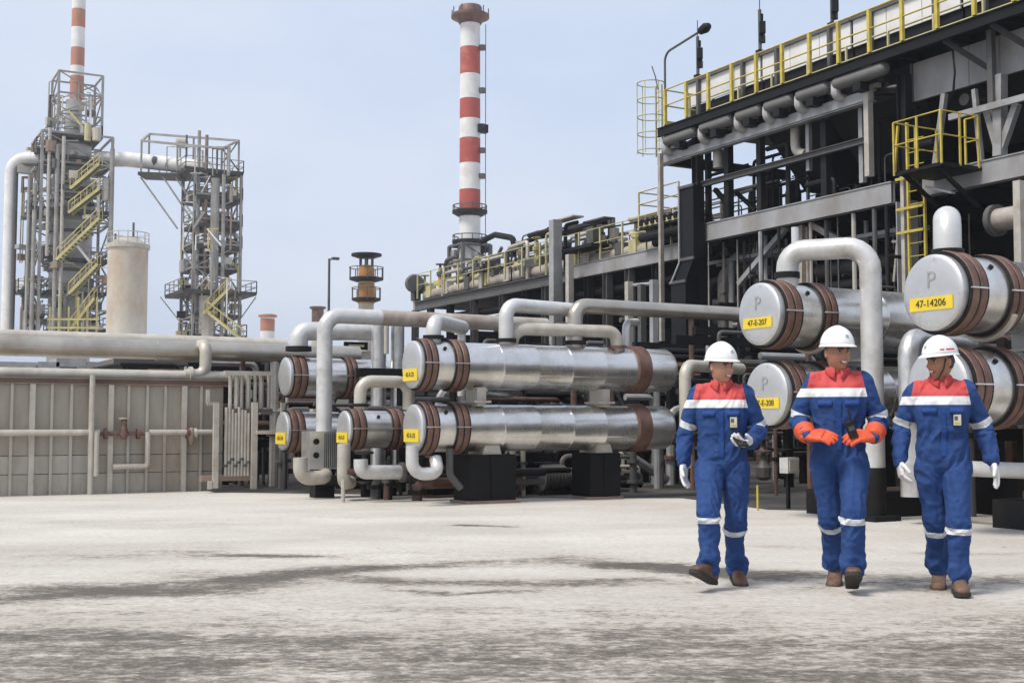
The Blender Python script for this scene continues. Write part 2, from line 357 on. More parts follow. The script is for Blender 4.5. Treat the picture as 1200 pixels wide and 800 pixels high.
MB().ibeam((uW(-70), VW + 0.03, zW(447)), (uW(278), VW + 0.03, zW(447)), 0.10, 0.14, 0.015).build('capping_beam', M_rustbeam, wall)
pipe('stand_pipe', 'tall pale vertical pipe in front of the panel wall ribs', [(uW(105), VW - 0.16, 0), (uW(105), VW - 0.16, zW(440))], 0.042, M_pale, n=10)
hp = thing('wall_pipe', 'pale horizontal pipe with red-brown valve and drop loop along panel wall', 'pipe', (uW(60), VW - 0.12, zW(506)))
vy = VW - 0.12
MB().tube([(uW(-70), vy, zW(506.5)), (uW(115), vy, zW(506.5))], 0.05, 10).build('pipe', M_pale, hp)
MB().tube([(uW(173), vy, zW(506.5)), (uW(252), vy, zW(506.5))], 0.045, 10).build('pipe', M_pale, hp)
MB().tube([(uW(115), vy, zW(508)), (uW(173), vy, zW(508))], 0.03, 10).build('pipe', M_rust, hp)
MB().tube(fillet([(uW(111), vy - .06, zW(506)), (uW(111), vy - .06, zW(557))], 0.06), 0.042, 10).build('drop_leg', M_pale, hp)
MB().tube(fillet([(uW(171), vy - .03, zW(506)), (uW(171), vy - .03, zW(546.5)), (uW(131), vy - .03, zW(546.5))], 0.05), 0.042, 10).build('drop_loop', M_pale, hp)
for x, m in ((143, M_rust), (218, M_rust), (226, M_pale), (122, M_rust), (160, M_rust)):
    mb = MB(); ring_at(mb, (uW(x), vy, zW(508)), (1, 0, 0), 0.085, 0.05, 12); mb.build('flange', m, hp)
mb = MB(); mb.lathe((uW(143), vy - .02, zW(508)), (0, 0, 1), [(-0.07, 0.05), (0, 0.075), (0.1, 0.05), (0.16, 0.035), (0.2, 0.05), (0.24, 0.02)], 12); mb.build('valve_body', M_rust, hp)
mb = MB(); ring_at(mb, (uW(143), vy - .02, zW(490)), (0, 0, 1), 0.085, 0.025, 12); mb.build('valve_wheel', M_pale, hp)
mb = MB(); mb.lathe((uW(222), vy - .02, zW(512)), (0, 0, 1), [(-0.12, 0.03), (0, 0.07), (0.12, 0.05), (0.15, 0.02)], 12); mb.build('valve_body', M_rustbeam, hp)

# overhead pipes above the wall
VP = 21.0
def on(x, y, v): return pv(x, y, v)
def hline(x0, x1, y, v): z = pv((x0 + x1) / 2, y, v).z; return [(pv(x0, y, v).x, v, z), (pv(x1, y, v).x, v, z)]
pipe('overhead_pipe', 'thick silver-grey overhead pipe running above the panel wall', hline(-70, 420, 409.5, VP), 0.165, M_dullalu, seams=2.2, n=18)
pipe('overhead_pipe', 'pale flat-topped pipe lying just behind the thick overhead pipe, upper left', hline(-70, 335, 399, VP + 0.5), 0.13, M_pale, seams=3.0, n=16)
pipe('overhead_pipe', 'thinner pale pipe below the thick overhead pipe, along the wall top', hline(-70, 288, 439.5, VP - 0.35), 0.105, M_pale, seams=2.5)
q = hline(241, 242, 404, VP - 0.35)[0]
pipe('drop_pipe', 'white elbow pipe dropping from the thick overhead pipe to the thinner one', [(q[0], VP + 0.1, q[2]), (q[0], VP - 0.36, q[2]), (q[0], VP - 0.36, pv(241, 439.5, VP - .35).z), (q[0] - 0.35, VP - 0.36, pv(241, 439.5, VP - .35).z)], 0.10, M_pale, bend=0.16, flanges=((3, 0.10),), fm=M_pale)
# low clutter behind the wall, seen between the two overhead pipes
for x, wd, y0, m, lb in ((16, 30, 424, M_mid, 'low dark skid seen behind the wall at far left'), (52, 18, 424, M_rustbeam, 'brown low skid seen behind the wall below the tower'), (78, 26, 420, M_cream, 'white low housing seen behind the wall beside the silo'), (108, 18, 424, M_paley, 'yellowish low skid seen behind the wall left of the silo')):
    c = pv(x, 440, 34.0); h = pv(x, y0, 34.0).z; s = wd * 36 / 1450
    t = thing('equipment_skid', lb, 'skid', (c.x, 34, 0))
    MB().box((c.x, 34, h * 0.45), (s, 1.2, h * 0.9)).build('housing', m, t); MB().box((c.x, 34, h * 0.95), (s * 1.15, 1.4, h * 0.08)).build('lid', M_steel, t)

# ================================================================ heat exchangers
def exchanger(label, u, v, z, Rr, L, rings, tagtxt=None, tagw=0.5, logo=False, saddles=(), far_ring=None, sections=6, tagz=-0.28, tagh=0.245):
    """shell-and-tube exchanger lying along +X; rings = [(start, end)] rust-brown flange covers measured from the cap"""
    t = thing('heat_exchanger', label, 'heat exchanger', (u, v, max(0, z - Rr)), 'silver heat exchangers')
    ax = (1, 0, 0); c = V(u, v, z); rc = Rr * 0.97
    cap = MB().lathe(c, ax, [(-0.026, 0.001), (-0.025, rc * 0.6), (-0.020, rc * 0.88), (-0.010, rc * 0.965), (0.0, rc), (rings[0][0] + 0.02, rc)], 48).build('end_cap', M_alucap, t)
    for an in (0.12, 0.12 + math.pi / 2):      # raised seams of the cap sheet
        dv = V(0, math.cos(an), math.sin(an)); MB().beam(c + dv * rc * 0.9 + V(-0.016, 0, 0), c - dv * rc * 0.9 + V(-0.016, 0, 0), 0.012, 0.022).build('cap_seam', M_alucap, cap)
    prev = None
    for i, (a, b) in enumerate(rings):
        w_ = b - a; k = 2 if w_ > 0.15 else 1; prof = [(a, Rr * 0.95)]
        for j in range(k):
            s0 = a + w_ * j / k; s1 = a + w_ * (j + 1) / k
            prof += [(s0 + 0.004, Rr * 1.05), (s0 + 0.02, Rr * 1.085), (s1 - 0.02, Rr * 1.085), (s1 - 0.004, Rr * 1.05)]
            if j < k - 1: prof += [(s1, Rr * 1.03)]
        prof += [(b, Rr * 0.95)]
        fl = MB().lathe(c, ax, prof, 48).build('flange_cover', M_rust, t)
        for j in range(k + 1):                  # thin dark straps and a split line on the cover
            s_ = a + w_ * j / k; mb = MB(); ring_at(mb, c + V(s_, 0, 0), ax, Rr * 1.065, 0.016, 48); mb.build('strap', M_dark, fl)
        MB().box(c + V((a + b) / 2, -Rr * 1.08, Rr * 0.05), (w_ + 0.02, 0.03, 0.014)).build('split_clip', M_alu, fl)
        if prev is not None:
            ch = MB().lathe(c, ax, [(prev - 0.02, Rr * 0.98), (a + 0.02, Rr * 0.98)], 48).build('channel', M_alu, t)
            an = 0.62; p = c + V((prev + a) / 2, -math.sin(an + .25) * Rr * 0.985, math.cos(an + .25) * Rr * 0.985)
            mb = MB(); mb.lathe(p, (0, -math.sin(an + .25), math.cos(an + .25)), [(-0.01, 0.026), (0.02, 0.026), (0.02, 0.018)], 10); mb.build('plug', M_dark, ch)
        prev = b
    a = prev; e_ = far_ring[0] if far_ring else L - 0.12; sl = (e_ - a) / sections
    for k in range(sections):                   # overlapping jacket sheets
        s0, s1 = a + k * sl, a + (k + 1) * sl; r1 = Rr * (0.965 + 0.006 * (k % 2) + random.uniform(-0.002, 0.002))
        sh = MB().lathe(c, ax, [(s0 - 0.01, r1), (s0 + 0.004, r1 * 1.006), (s0 + 0.022, r1 * 1.006), (s0 + 0.026, r1), (s1 + 0.01, r1)], 56).build('jacket_sheet', M_alu, t)
        MB().box(c + V((s0 + s1) / 2, -r1 * math.cos(0.42), -r1 * math.sin(0.42)), (sl * 0.98, 0.006, 0.014), Matrix.Rotation(0.42, 3, 'X')).build('lap_seam', M_alu, sh)
    if far_ring:
        f0, f1 = far_ring
        MB().lathe(c, ax, [(f0, Rr * .95), (f0 + .01, Rr * 1.07), (f1 - .01, Rr * 1.07), (f1, Rr * .95)], 48).build('flange_cover', M_rust, t)
        MB().lathe(c, ax, [(f1 - 0.01, Rr * 0.97), (L - 0.08, Rr * 0.97), (L - 0.03, Rr * 0.9), (L, Rr * 0.6), (L + 0.01, 0.001)], 48).build('rear_head', M_alu, t)
    else:
        MB().lathe(c, ax, [(e_ - 0.01, Rr * 0.96), (L, Rr * 0.9), (L + 0.04, 0.001)], 48).build('rear_head', M_alu, t)
    # yellow tag plate and emblem on the cap
    Mx = Matrix(((0, 0, -1), (-1, 0, 0), (0, 1, 0))).to_4x4()
    if tagtxt:
        pz_ = tagz * Rr; tp = MB().box(c + V(-0.028, 0, pz_), (0.012, tagw, tagw * tagh)).build('tag_plate', M_tag, cap, smooth=False)
        o = c + V(-0.0365, 0, pz_) - ORG[t]; text_obj(tagtxt, tagw * 0.185, M_ink, tp, Matrix.Translation(o) @ Mx)
    if logo:
        o = c + V(-0.0295, 0.0, Rr * 0.30) - ORG[t]; text_obj('P', Rr * 0.62, M_emb, cap, Matrix.Translation(o) @ Mx @ Matrix.Shear('XZ', 4, (0.0, 0.0)), 'emblem', 0.0015)
    for (s0, wd, zb, m) in saddles:
        zs_ = z - Rr - 0.03; sd_ = MB().box((u + s0, v, (zs_ + zb) / 2), (wd, Rr * 1.5, zs_ - zb)).build('saddle', m, t); MB().add([(u + s0 + dx, v + dy, q_) for q_, w_ in ((zs_ + .002, .15), (z - Rr * .72, .11)) for dx, dy in ((-w_, -Rr * .66), (w_, -Rr * .66), (w_, Rr * .66), (-w_, Rr * .66))], [(0, 1, 2, 3), (4, 5, 6, 7), (0, 1, 5, 4), (1, 2, 6, 5), (2, 3, 7, 6), (3, 0, 4, 7)]).build('saddle_web', M_pale, t)
        mb = MB(); mb.box((u + s0, v, zb + 0.02), (wd * 1.12, Rr * 1.7, 0.04)); mb.build('base_plate', M_rustbeam, sd_)
        mb = MB(); mb.box((u + s0, v - Rr * 0.76, (zs_ + zb) / 2), (wd * 0.1, 0.02, zs_ - .04 - zb)); mb.build('stiffener', m, sd_)
    return t
RG = [(0.05, 0.235), (0.51, 0.70)]
VC = 15.4; ZC1, ZC0 = 1.90, 1.035; UC = 6.98; RC = 0.335
exchanger('long silver exchanger, upper one of the middle pair, beside the open yard', UC, VC, ZC1, RC, 4.28, RG, '42-E-22', 0.46, False, (), (3.52, 3.76), 5, tagz=-0.42, tagh=.36)
exchanger('long silver exchanger, lower one of the middle pair, on black saddles', UC + 0.02, VC, ZC0, RC, 4.22, RG, '42-E-23', 0.48, False, ((1.10, 0.72, 0.0, M_black), (2.95, 0.52, 0.0, M_black)), (3.50, 3.74), 5, tagz=-0.30, tagh=.36)
# white support blocks between the two middle shells
for k, s0 in enumerate((0.95, 3.0)):
    t = thing('spacer_block', ('white spacer block between the middle exchanger pair, nearer the caps', 'white spacer block between the middle exchanger pair, nearer the far end')[k], 'support', (UC + s0, VC, ZC0 + 0.3))
    MB().box((UC + s0, VC - 0.06, (ZC0 + ZC1) / 2), (0.14, 0.34, ZC1 - ZC0 - 2 * RC * 0.9)).build('web', M_pale, t); MB().box((UC + s0, VC - 0.06, ZC0 + RC + 0.03), (0.26, 0.42, 0.03)).build('plate', M_pale, t)
c = pv(403, 503, 16.9)
exchanger('short silver exchanger with yellow tag, standing alone left of the middle pair', c.x, 16.9, c.z, 0.28, 2.9, [(0.04, 0.24), (0.66, 0.86)], '42-E-21', 0.42, False, ((1.6, 0.5, 0.0, M_black),), None, 4, tagz=-0.42, tagh=.36)
VL = 19.0; c = pv(334, 441, VL); c2 = pv(333, 505, VL)
exchanger('silver exchanger without tag, upper one of the leftmost pair', c.x, VL, c.z, 0.315, 4.2, [(0.05, 0.27), (0.95, 1.12)], None, 0.3, False, (), None, 4)
exchanger('silver exchanger with yellow tag, lower one of the leftmost pair', c2.x - 0.03, VL, c2.z, 0.315, 4.2, [(0.05, 0.27), (0.95, 1.12)], '42-E-24', 0.48, False, ((1.3, 0.6, 0.0, M_black),), None, 4, tagz=-0.36, tagh=.38)
RB = [(0.08, 0.31), (0.66, 0.85)]
UR = 9.5; VR2, VR1 = 11.15, 8.62; ZR1, ZR0 = 2.37, 1.42; RR = 0.375
exchanger('big silver exchanger left of the white pipe arch, upper one, tagged yellow', UR - 0.03, VR2, ZR1, RR, 5.2, RB, '47-E-207', 0.50, True, (), None, 5)
exchanger('big silver exchanger behind the first two workers, lower one, tagged yellow', UR + 0.06, VR2, ZR0 + 0.02, RR, 5.2, RB, '47-E-208', 0.50, True, ((1.5, 0.5, 0.3, M_black), (4.0, 0.5, 0.3, M_black)), None, 5)
exchanger('nearest big silver exchanger at right edge, upper one, tag faces left', UR + 0.03, VR1, ZR1 + 0.02, RR + 0.015, 5.2, RB, '47-14206', 0.54, True, (), None, 5)
exchanger('nearest big silver exchanger at right edge, lower one behind the third worker', UR + 0.06, VR1, ZR0 + 0.04, RR + 0.015, 5.2, RB, '47-14207', 0.54, True, ((1.9, 0.5, 0.3, M_black), (4.0, 0.5, 0.3, M_black)), None, 5)
for vv, k in ((VR2, 0), (VR1, 1)):
    t = thing('support_plinth', ('dark concrete plinth under the exchangers behind the first two workers', 'dark concrete plinth under the nearest exchangers at right')[k], 'plinth', (UR + 3, vv, 0))
    MB().box((UR + (2.9, 3.2)[k], vv, 0.15), (3.6, 1.0, 0.30)).build('block', M_dark, t)
    for s0 in (1.4, 3.6):
        tt = thing('spacer_block', ('pale', 'grey')[k] + ' steel spacer between stacked big exchangers, ' + ('near their caps' if s0 < 2 else 'near their far ends') + (' left of the arch' if k == 0 else ' at the right edge'), 'support', (UR + s0, vv, ZR0 + 0.3))
        MB().box((UR + s0, vv - .05, (ZR0 + ZR1) / 2 + .02), (0.12, 0.4, ZR1 - ZR0 - 2 * RR * 0.9)).build('web', M_steel, tt); MB().box((UR + s0, vv - .05, ZR0 + RR + 0.06), (0.3, 0.46, 0.03)).build('plate', M_pale, tt)
    # pale sling strap hanging under the upper shell
    st = MB(); zc = ZR1; pts = [(UR + 0.75, vv + math.sin(a_) * RR * 1.12, zc - math.cos(a_) * RR * 1.12) for a_ in np.linspace(-1.1, 1.1, 14)]
    st.tube(pts, 0.035, 8); tag(st.build('drain_pipe', M_pale), ('pale curved drain pipe under the upper exchanger left of the arch', 'pale curved drain pipe under the nearest upper exchanger')[k], 'pipe')

# ================================================================ pipework round the exchangers
# white arch beside the second worker
a0 = pv(908, 330, VR2 - 0.1); a1 = pv(1022, 420, VR2 - 0.75); zt = pv(965, 291, VR2 - 0.4).z
ua = UR + 0.40
arch = pipe('arch_pipe', 'big white pipe arch rising beside the second worker', [(ua, VR2, ZR1 + RR * 0.9), (ua, VR2, zt), (a1.x, a1.y, zt), (a1.x, a1.y, 0.55)], 0.125, M_white, bend=0.27, n=20)
mb = MB(); ring_at(mb, (ua, VR2, ZR1 + RR + 0.10), (0, 0, 1), 0.15, 0.07, 20); mb.build('flange', M_dark, arch)
mb = MB(); mb.lathe((a1.x, a1.y, 0.60), (0, 0, -1), [(0, 0.13), (0.25, 0.135), (0.3, 0.12), (0.58, 0.12)], 16); mb.build('lower_joint', M_dark, arch)
MB().box((a1.x, a1.y, 0.03), (0.4, 0.4, 0.06)).build('foot_plate', M_dark, arch)
p = pv(932, 300, VR2 + 0.2)
pipe('vent_pipe', 'thin white upright pipe just behind the arch elbow', [(p.x, p.y, ZR1 + RR * 0.8), (p.x, p.y, p.z + 0.35)], 0.045, M_white, n=10)
# nozzle elbow on the nearest exchanger
p = pv(1110, 262, VR1 + 0.02); un = p.x
nz1 = pipe('nozzle_elbow', 'white dome-like nozzle elbow on top of the nearest exchanger', [(un, VR1 + .02, ZR1 + RR), (un, VR1 + .02, pv(1110, 253, VR1).z), (un + 2.4, VR1 + 2.2, pv(1110, 253, VR1).z)], 0.135, M_white, bend=0.2, n=20)
mb = MB(); ring_at(mb, (un, VR1 + .02, ZR1 + RR + 0.05), (0, 0, 1), 0.16, 0.08, 20); mb.build('flange', M_dark, nz1)
# grey elbow between the arch and the third worker
p = pv(1062, 470, VR1 + 1.2)
pipe('elbow_pipe', 'dull silver elbow pipe turning down left of the third worker', [(p.x + 1.6, p.y + .5, pv(1090, 397, VR1 + 1.2).z), (p.x + 0.05, p.y, pv(1090, 397, VR1 + 1.2).z), (p.x + 0.05, p.y, 0.3)], 0.115, M_alupipe, bend=0.22, flanges=((2, 0.9),), n=16)
p = pv(1110, 408, VR1 + 0.9)
p = pv(803, 470, 14.0)
pipe('elbow_pipe', 'pale elbow pipe turning down just left of the first worker', [(p.x + 1.5, 14.6, pv(815, 428, 14.0).z), (p.x, 14.0, pv(815, 428, 14.0).z), (p.x, 14.0, pv(803, 548, 14).z)], 0.085, M_pale, bend=0.17, n=14)
p0 = pu(1140, 549, 10.9); p1 = pu(1300, 549, 10.9)
pipe('ground_pipe', 'white horizontal pipe low behind the third worker', [(10.9, p0.y + 0.6, p0.z), (10.9, p0.y - 3.2, p0.z)], 0.085, M_white, n=14)
mb = MB(); q = pu(1165, 590, 12.6); mb.box((12.6, q.y - 1.6, 0.30), (0.5, 4.6, 0.60)); tag(mb.build('dark_trough', M_black), 'black low trough on the ground behind the third worker', 'trough')
q = pv(925, 545, 12.3); t = thing('junction_box', 'small white box on a stand beside the lower exchanger, behind the second worker', 'box', (q.x, 12.3, 0))
MB().box((q.x, 12.3, q.z), (0.19, 0.16, 0.20)).build('case', M_white, t); MB().beam((q.x, 12.33, 0), (q.x, 12.33, q.z - .1), 0.04, 0.04).build('stand', M_dark, t); MB().box((q.x, 12.215, q.z), (0.14, 0.01, 0.15)).build('door', M_pale, t)
q = pz(888, 598, 0.0); MBp = MB().tube([(q.x, q.y, 0), (q.x, q.y, 0.32)], 0.014, 8); tag(MBp.build('marker_post', M_yellow), 'thin yellow marker post on the ground beside the first worker', 'post')

# big white riser in front of the leftmost pair, with top run going right
VA = 17.6
zr = pv(420, 371, VA).z; r0 = pv(380, 450, VA)
rp_ = pipe('riser_pipe', 'tall white riser pipe with top elbow in front of the leftmost exchangers', [(r0.x, VA, pv(380, 520, VA).z), (r0.x, VA, zr), (pv(447, 371, VA).x, VA, zr)], 0.118, M_white, bend=0.24, seams=0.75, n=20)
pipe('header_pipe', 'weathered tan header pipe running right from the white riser elbow', [(pv(446, 371, VA).x, VA, zr), (pv(640, 371, VA).x, VA, zr - 0.01)], 0.122, M_beige, seams=0.9, n=18)
q0 = pv(358, 528, VA); q1 = pv(391, 528, VA)
bx = thing('riser_box', 'grey slotted metal box at the foot of the white riser', 'box', ((q0.x + q1.x) / 2, VA, 0))
zb0, zb1 = pv(375, 549, VA).z, pv(375, 505, VA).z
MB().box(((q0.x + q1.x) / 2, VA, (zb0 + zb1) / 2), (q1.x - q0.x, 0.36, zb1 - zb0)).build('case', M_alupipe, bx)
for k in range(7): MB().box((q1.x - 0.03 - 0.03 * k, VA - 0.187, (zb0 + zb1) / 2), (0.012, 0.015, (zb1 - zb0) * 0.92)).build('slot_rib', M_mid, bx)
for zz in (0.35, 0.8): mb = MB(); mb.lathe((q0.x + 0.10, VA - 0.18, zb0 + (zb1 - zb0) * zz * 0.8 + .05), (0, -1, 0), [(0, 0.045), (0.02, 0.045), (0.02, 0.03)], 12); mb.build('port', M_dark, bx)
MB().box(((q0.x + q1.x) / 2 + .05, VA + .02, zb0 / 2), (0.3, 0.25, zb0)).build('pedestal', M_dark, bx)
z5 = pv(360, 560, VA - .35).z
pipe('foot_elbow', 'pale fat elbow pipe low in front of the slotted box', [(pv(352, 540, VA - .3).x, VA - .3, pv(352, 536, VA - .3).z), (pv(352, 540, VA - .3).x, VA - .3, z5), (pv(385, 560, VA - .3).x, VA - .3, z5), (pv(385, 560, VA - .3).x, VA + .1, z5 + .1)], 0.105, M_pale, bend=0.16, n=16)
# upper-left elbow onto the leftmost exchanger
q = pv(357, 392, VL); ue = q.x
pipe('nozzle_elbow', 'white curved nozzle elbow on top of the leftmost upper exchanger', [(c.x + 0.22, VL, pv(352, 411, VL).z), (c.x + 0.22, VL, pv(352, 388, VL).z), (c.x + 1.6, VL, pv(352, 388, VL).z + .05)], 0.15, M_white, bend=0.24, flanges=((0, 0.03),), fm=M_dark, n=18)
# two vertical columns between left pair and middle pair
for x, y0, r_, lb in ((444, 382, 0.125, 'thick silver vertical pipe left of the middle pair, nearer one'), (466, 392, 0.11, 'silver vertical pipe just right of the thick one, beside the middle pair')):
    a_ = pv(x, y0, 18.6); pipe('vertical_pipe', lb, [(a_.x, 18.6, a_.z + 0.2), (a_.x, 18.6, 0.2)], r_, M_alupipe, seams=0.8, n=18)
a_ = pv(453, 378, 18.3); pipe('vertical_pipe', 'thin pale pipe hanging under the tan header', [(a_.x, 18.3, a_.z + .1), (a_.x, 18.3, a_.z - 0.5)], 0.04, M_pale, n=10)
# handle-shaped pipe over the short exchanger
v_ = 16.0
b0 = pv(422, 466, v_); b1 = pv(479, 447, v_); zt2 = pv(450, 447, v_).z
pipe('bridge_pipe', 'pale handle-shaped pipe above the short exchanger', [(b0.x, v_, pv(422, 478, v_).z), (b0.x, v_, zt2), (b1.x, v_, zt2), (b1.x, v_, pv(479, 480, v_).z)], 0.085, M_pale, bend=0.17, flanges=((0, 0.04),), fm=M_dark, n=16)
# hook pipe under the lower middle cap
v_ = 15.1
pipe('hook_pipe', 'white hook-shaped pipe under the cap of the lower middle exchanger', [(pv(483, 525, v_).x, v_, pv(483, 522, v_).z), (pv(483, 525, v_).x, v_, pv(483, 555, v_).z), (pv(512, 525, v_).x, v_ - .05, pv(483, 555, v_).z), (pv(514, 525, v_).x, v_ + .1, pv(483, 538, v_).z)], 0.085, M_white, bend=0.16, n=16)
pipe('low_pipe', 'white stubby horizontal pipe low between short exchanger and hook pipe', [(pv(423, 525, 16.2).x, 16.2, pv(425, 538, 16.2).z), (pv(423, 525, 16.2).x, 16.2, pv(425, 553, 16.2).z), (pv(474, 553, 16.2).x, 16.2, pv(474, 553, 16.2).z)], 0.10, M_white, bend=0.15, flanges=((1, 0.62),), fm=M_mid, n=16)
pipe('drop_pipe', 'pale pipe leg under the cap of the short exchanger', [(pv(403, 525, 16.6).x, 16.6, pv(403, 520, 16.6).z), (pv(403, 525, 16.6).x, 16.6, pv(403, 566, 16.6).z), (pv(420, 525, 16.6).x, 16.9, pv(403, 566, 16.6).z)], 0.095, M_pale, bend=0.14, n=14)
q = pv(399, 577, 16.5); pipe('support_post', 'thin pale support post standing below the short exchanger', [(q.x, 16.4, 0), (q.x, 16.4, 0.32)], 0.03, M_pale, n=8)
pipe('drip_pipe', 'grey bent drain pipe right of the hook pipe', [(pv(527, 540, 15.2).x, 15.2, pv(527, 525, 15.2).z), (pv(527, 540, 15.2).x, 15.2, pv(527, 556, 15.2).z), (pv(540, 540, 15.2).x, 15.2, pv(540, 572, 15.2).z)], 0.05, M_mid, bend=0.15, n=12)
# nozzles and loops on top of the upper middle exchanger
def nozz(x, y, label, dx, m=M_white, r_=0.105, v=VC, back=0.0):
    b = pv(x, 400, v); z1 = pv(x, y, v).z
    return pipe('nozzle_elbow', label, [(b.x, v, ZC1 + RC * 0.9), (b.x, v, z1), (b.x + dx, v + back, z1)], r_, m, bend=0.19, flanges=((0, 0.08),), fm=M_dark, n=18)
nozz(508, 376, 'white elbow nozzle near the caps on the upper middle exchanger', 0.9, back=0.9)
nozz(593, 357, 'white elbow nozzle with tan run behind, mid-length on the upper exchanger', 1.25, M_white, 0.105, VC + .1, .25)
nozz(674, 358, 'white elbow nozzle with long silver run reaching the black duct', 3.6, M_dullalu, 0.115, VC + .05)
b = pv(612, 384, VC - .1); b2 = pv(722, 384, VC - .1)
pipe('loop_pipe', 'pale looped pipe lying above the upper middle exchanger', [(b.x, VC + .25, ZC1 + RC * .8), (b.x, VC + .1, b.z), (b2.x, VC - .1, b.z), (b2.x + 0.02, VC - .1, ZC1 + RC * .8)], 0.095, M_pale, bend=0.18, flanges=((3, 0.06),), fm=M_rust, n=16)
b = pv(738, 395, VC); pipe('stub_pipe', 'short white stub nozzle near the far end of the upper middle exchanger', [(b.x, VC + .1, ZC1 + RC * .8), (b.x, VC + .1, pv(738, 378, VC).z), (b.x + .4, VC + .4, pv(738, 374, VC).z)], 0.06, M_white, n=12)
b = pv(541, 395, VC + .9); pipe('stub_pipe', 'short white stub pipe behind the first elbow nozzle', [(b.x, VC + .9, 1.5), (b.x, VC + .9, pv(541, 388, VC + .9).z)], 0.06, M_white, n=12)
b = pv(560, 395, VC + 1.6)
# floor-level bits under the middle pair
for x, y0, r_, m, lb in ((601, 530, 0.05, M_pale, 'pale short standpipe left of two between the black saddles'), (613, 534, 0.04, M_pale, 'pale short standpipe right of two between the black saddles'), (742, 532, 0.06, M_mid, 'grey post under the far flange of the lower middle exchanger')):
    b = pv(x, y0, 16.3); t = thing('standpipe', lb, 'pipe', (b.x, 16.3, 0))
    MB().tube([(b.x, 16.3, 0), (b.x, 16.3, b.z + .1)], r_, 10).build('pipe', m, t)
    for zz in (0.18, 0.5): mb = MB(); ring_at(mb, (b.x, 16.3, zz), (0, 0, 1), r_ * 1.7, 0.05, 12); mb.build('flange', M_mid, t)
b = pv(632, 560, 16.6); t = thing('pump', 'grey finned pump motor low between the black saddles', 'pump', (b.x, 16.6, 0))
MB().lathe((b.x, 16.6, b.z), (1, 0, 0), [(0, 0.14), (0.02, 0.20), (0.42, 0.20), (0.46, 0.15), (0.6, 0.12), (0.62, 0.19), (0.66, 0.19)], 18).build('motor', M_mid, t)
for k in range(6): mb = MB(); ring_at(mb, (b.x + 0.06 + .06 * k, 16.6, b.z), (1, 0, 0), 0.215, 0.012, 18); mb.build('fin', M_mid, t)
MB().lathe((b.x + .75, 16.6, b.z - .06), (0, 1, 0), [(-.1, .14), (-.06, .2), (.06, .2), (.1, .14)], 16).build('casing', M_pale, t); MB().box((b.x + .35, 16.6, (b.z - .19) / 2), (0.9, 0.4, b.z - .19)).build('base', M_dark, t)

# conduit rack at the end of the wall
VRK = 19.6
rk = thing('conduit_rack', 'rack of thin pale vertical conduits between the wall and leftmost exchangers', 'conduit rack', (uW(275, VRK), VRK, 0))
for i, x in enumerate(np.linspace(265, 291, 8)):
    q = pv(x, 500, VRK); MB().tube([(q.x, VRK, zW(561, VRK)), (q.x, VRK, zW(478 + random.uniform(-3, 6), VRK))], 0.026, 8).build('conduit', M_pale, rk)
    mb = MB(); ring_at(mb, (q.x, VRK, zW(548 - (i % 3) * 4, VRK)), (0, 0, 1), 0.042, 0.04, 8); mb.build('coupling', M_mid, rk)
for i, x in enumerate((270, 277, 283, 291, 299, 306, 315)):
    q = pv(x, 450, VRK + .15); MB().tube([(q.x, VRK + .15, zW(480, VRK)), (q.x, VRK + .15, zW(432 + 2 * (i % 3), VRK))], 0.032 + 0.01 * (i % 2), 8).build('conduit', M_pale, rk)
def rb(x0, x1, y, m, h=0.06, v=VRK + .05, nm='cross_bar'): MB().beam((uW(x0, v), v, zW(y, v)), (uW(x1, v), v, zW(y, v)), 0.12, h).build(nm, m, rk)
rb(268, 318, 480, M_mid); rb(262, 318, 434, M_pale, 0.07); rb(236, 300, 563, M_rustbeam, 0.09)
for x, y0, y1, r_ in ((253, 471, 575, 0.05), (298, 470, 577, 0.055), (247, 566, 576, 0.04), (331, 470, 486, .04)):
    q = pv(x, 500, VRK - .05); MB().beam((q.x, VRK - .05, max(0, zW(y1, VRK))), (q.x, VRK - .05, zW(y0, VRK)), r_ * 1.6, r_ * 1.6).build('post', M_pale, rk)
MB().beam((uW(243, VRK), VRK, zW(455, VRK)), (uW(243, VRK), VRK, zW(472, VRK)), .05, .05).build('post', M_pale, rk); rb(243, 254, 472, M_pale, .05)
rb(300, 324, 507, M_pale, 0.06, VRK - .1, 'cross_pipe')

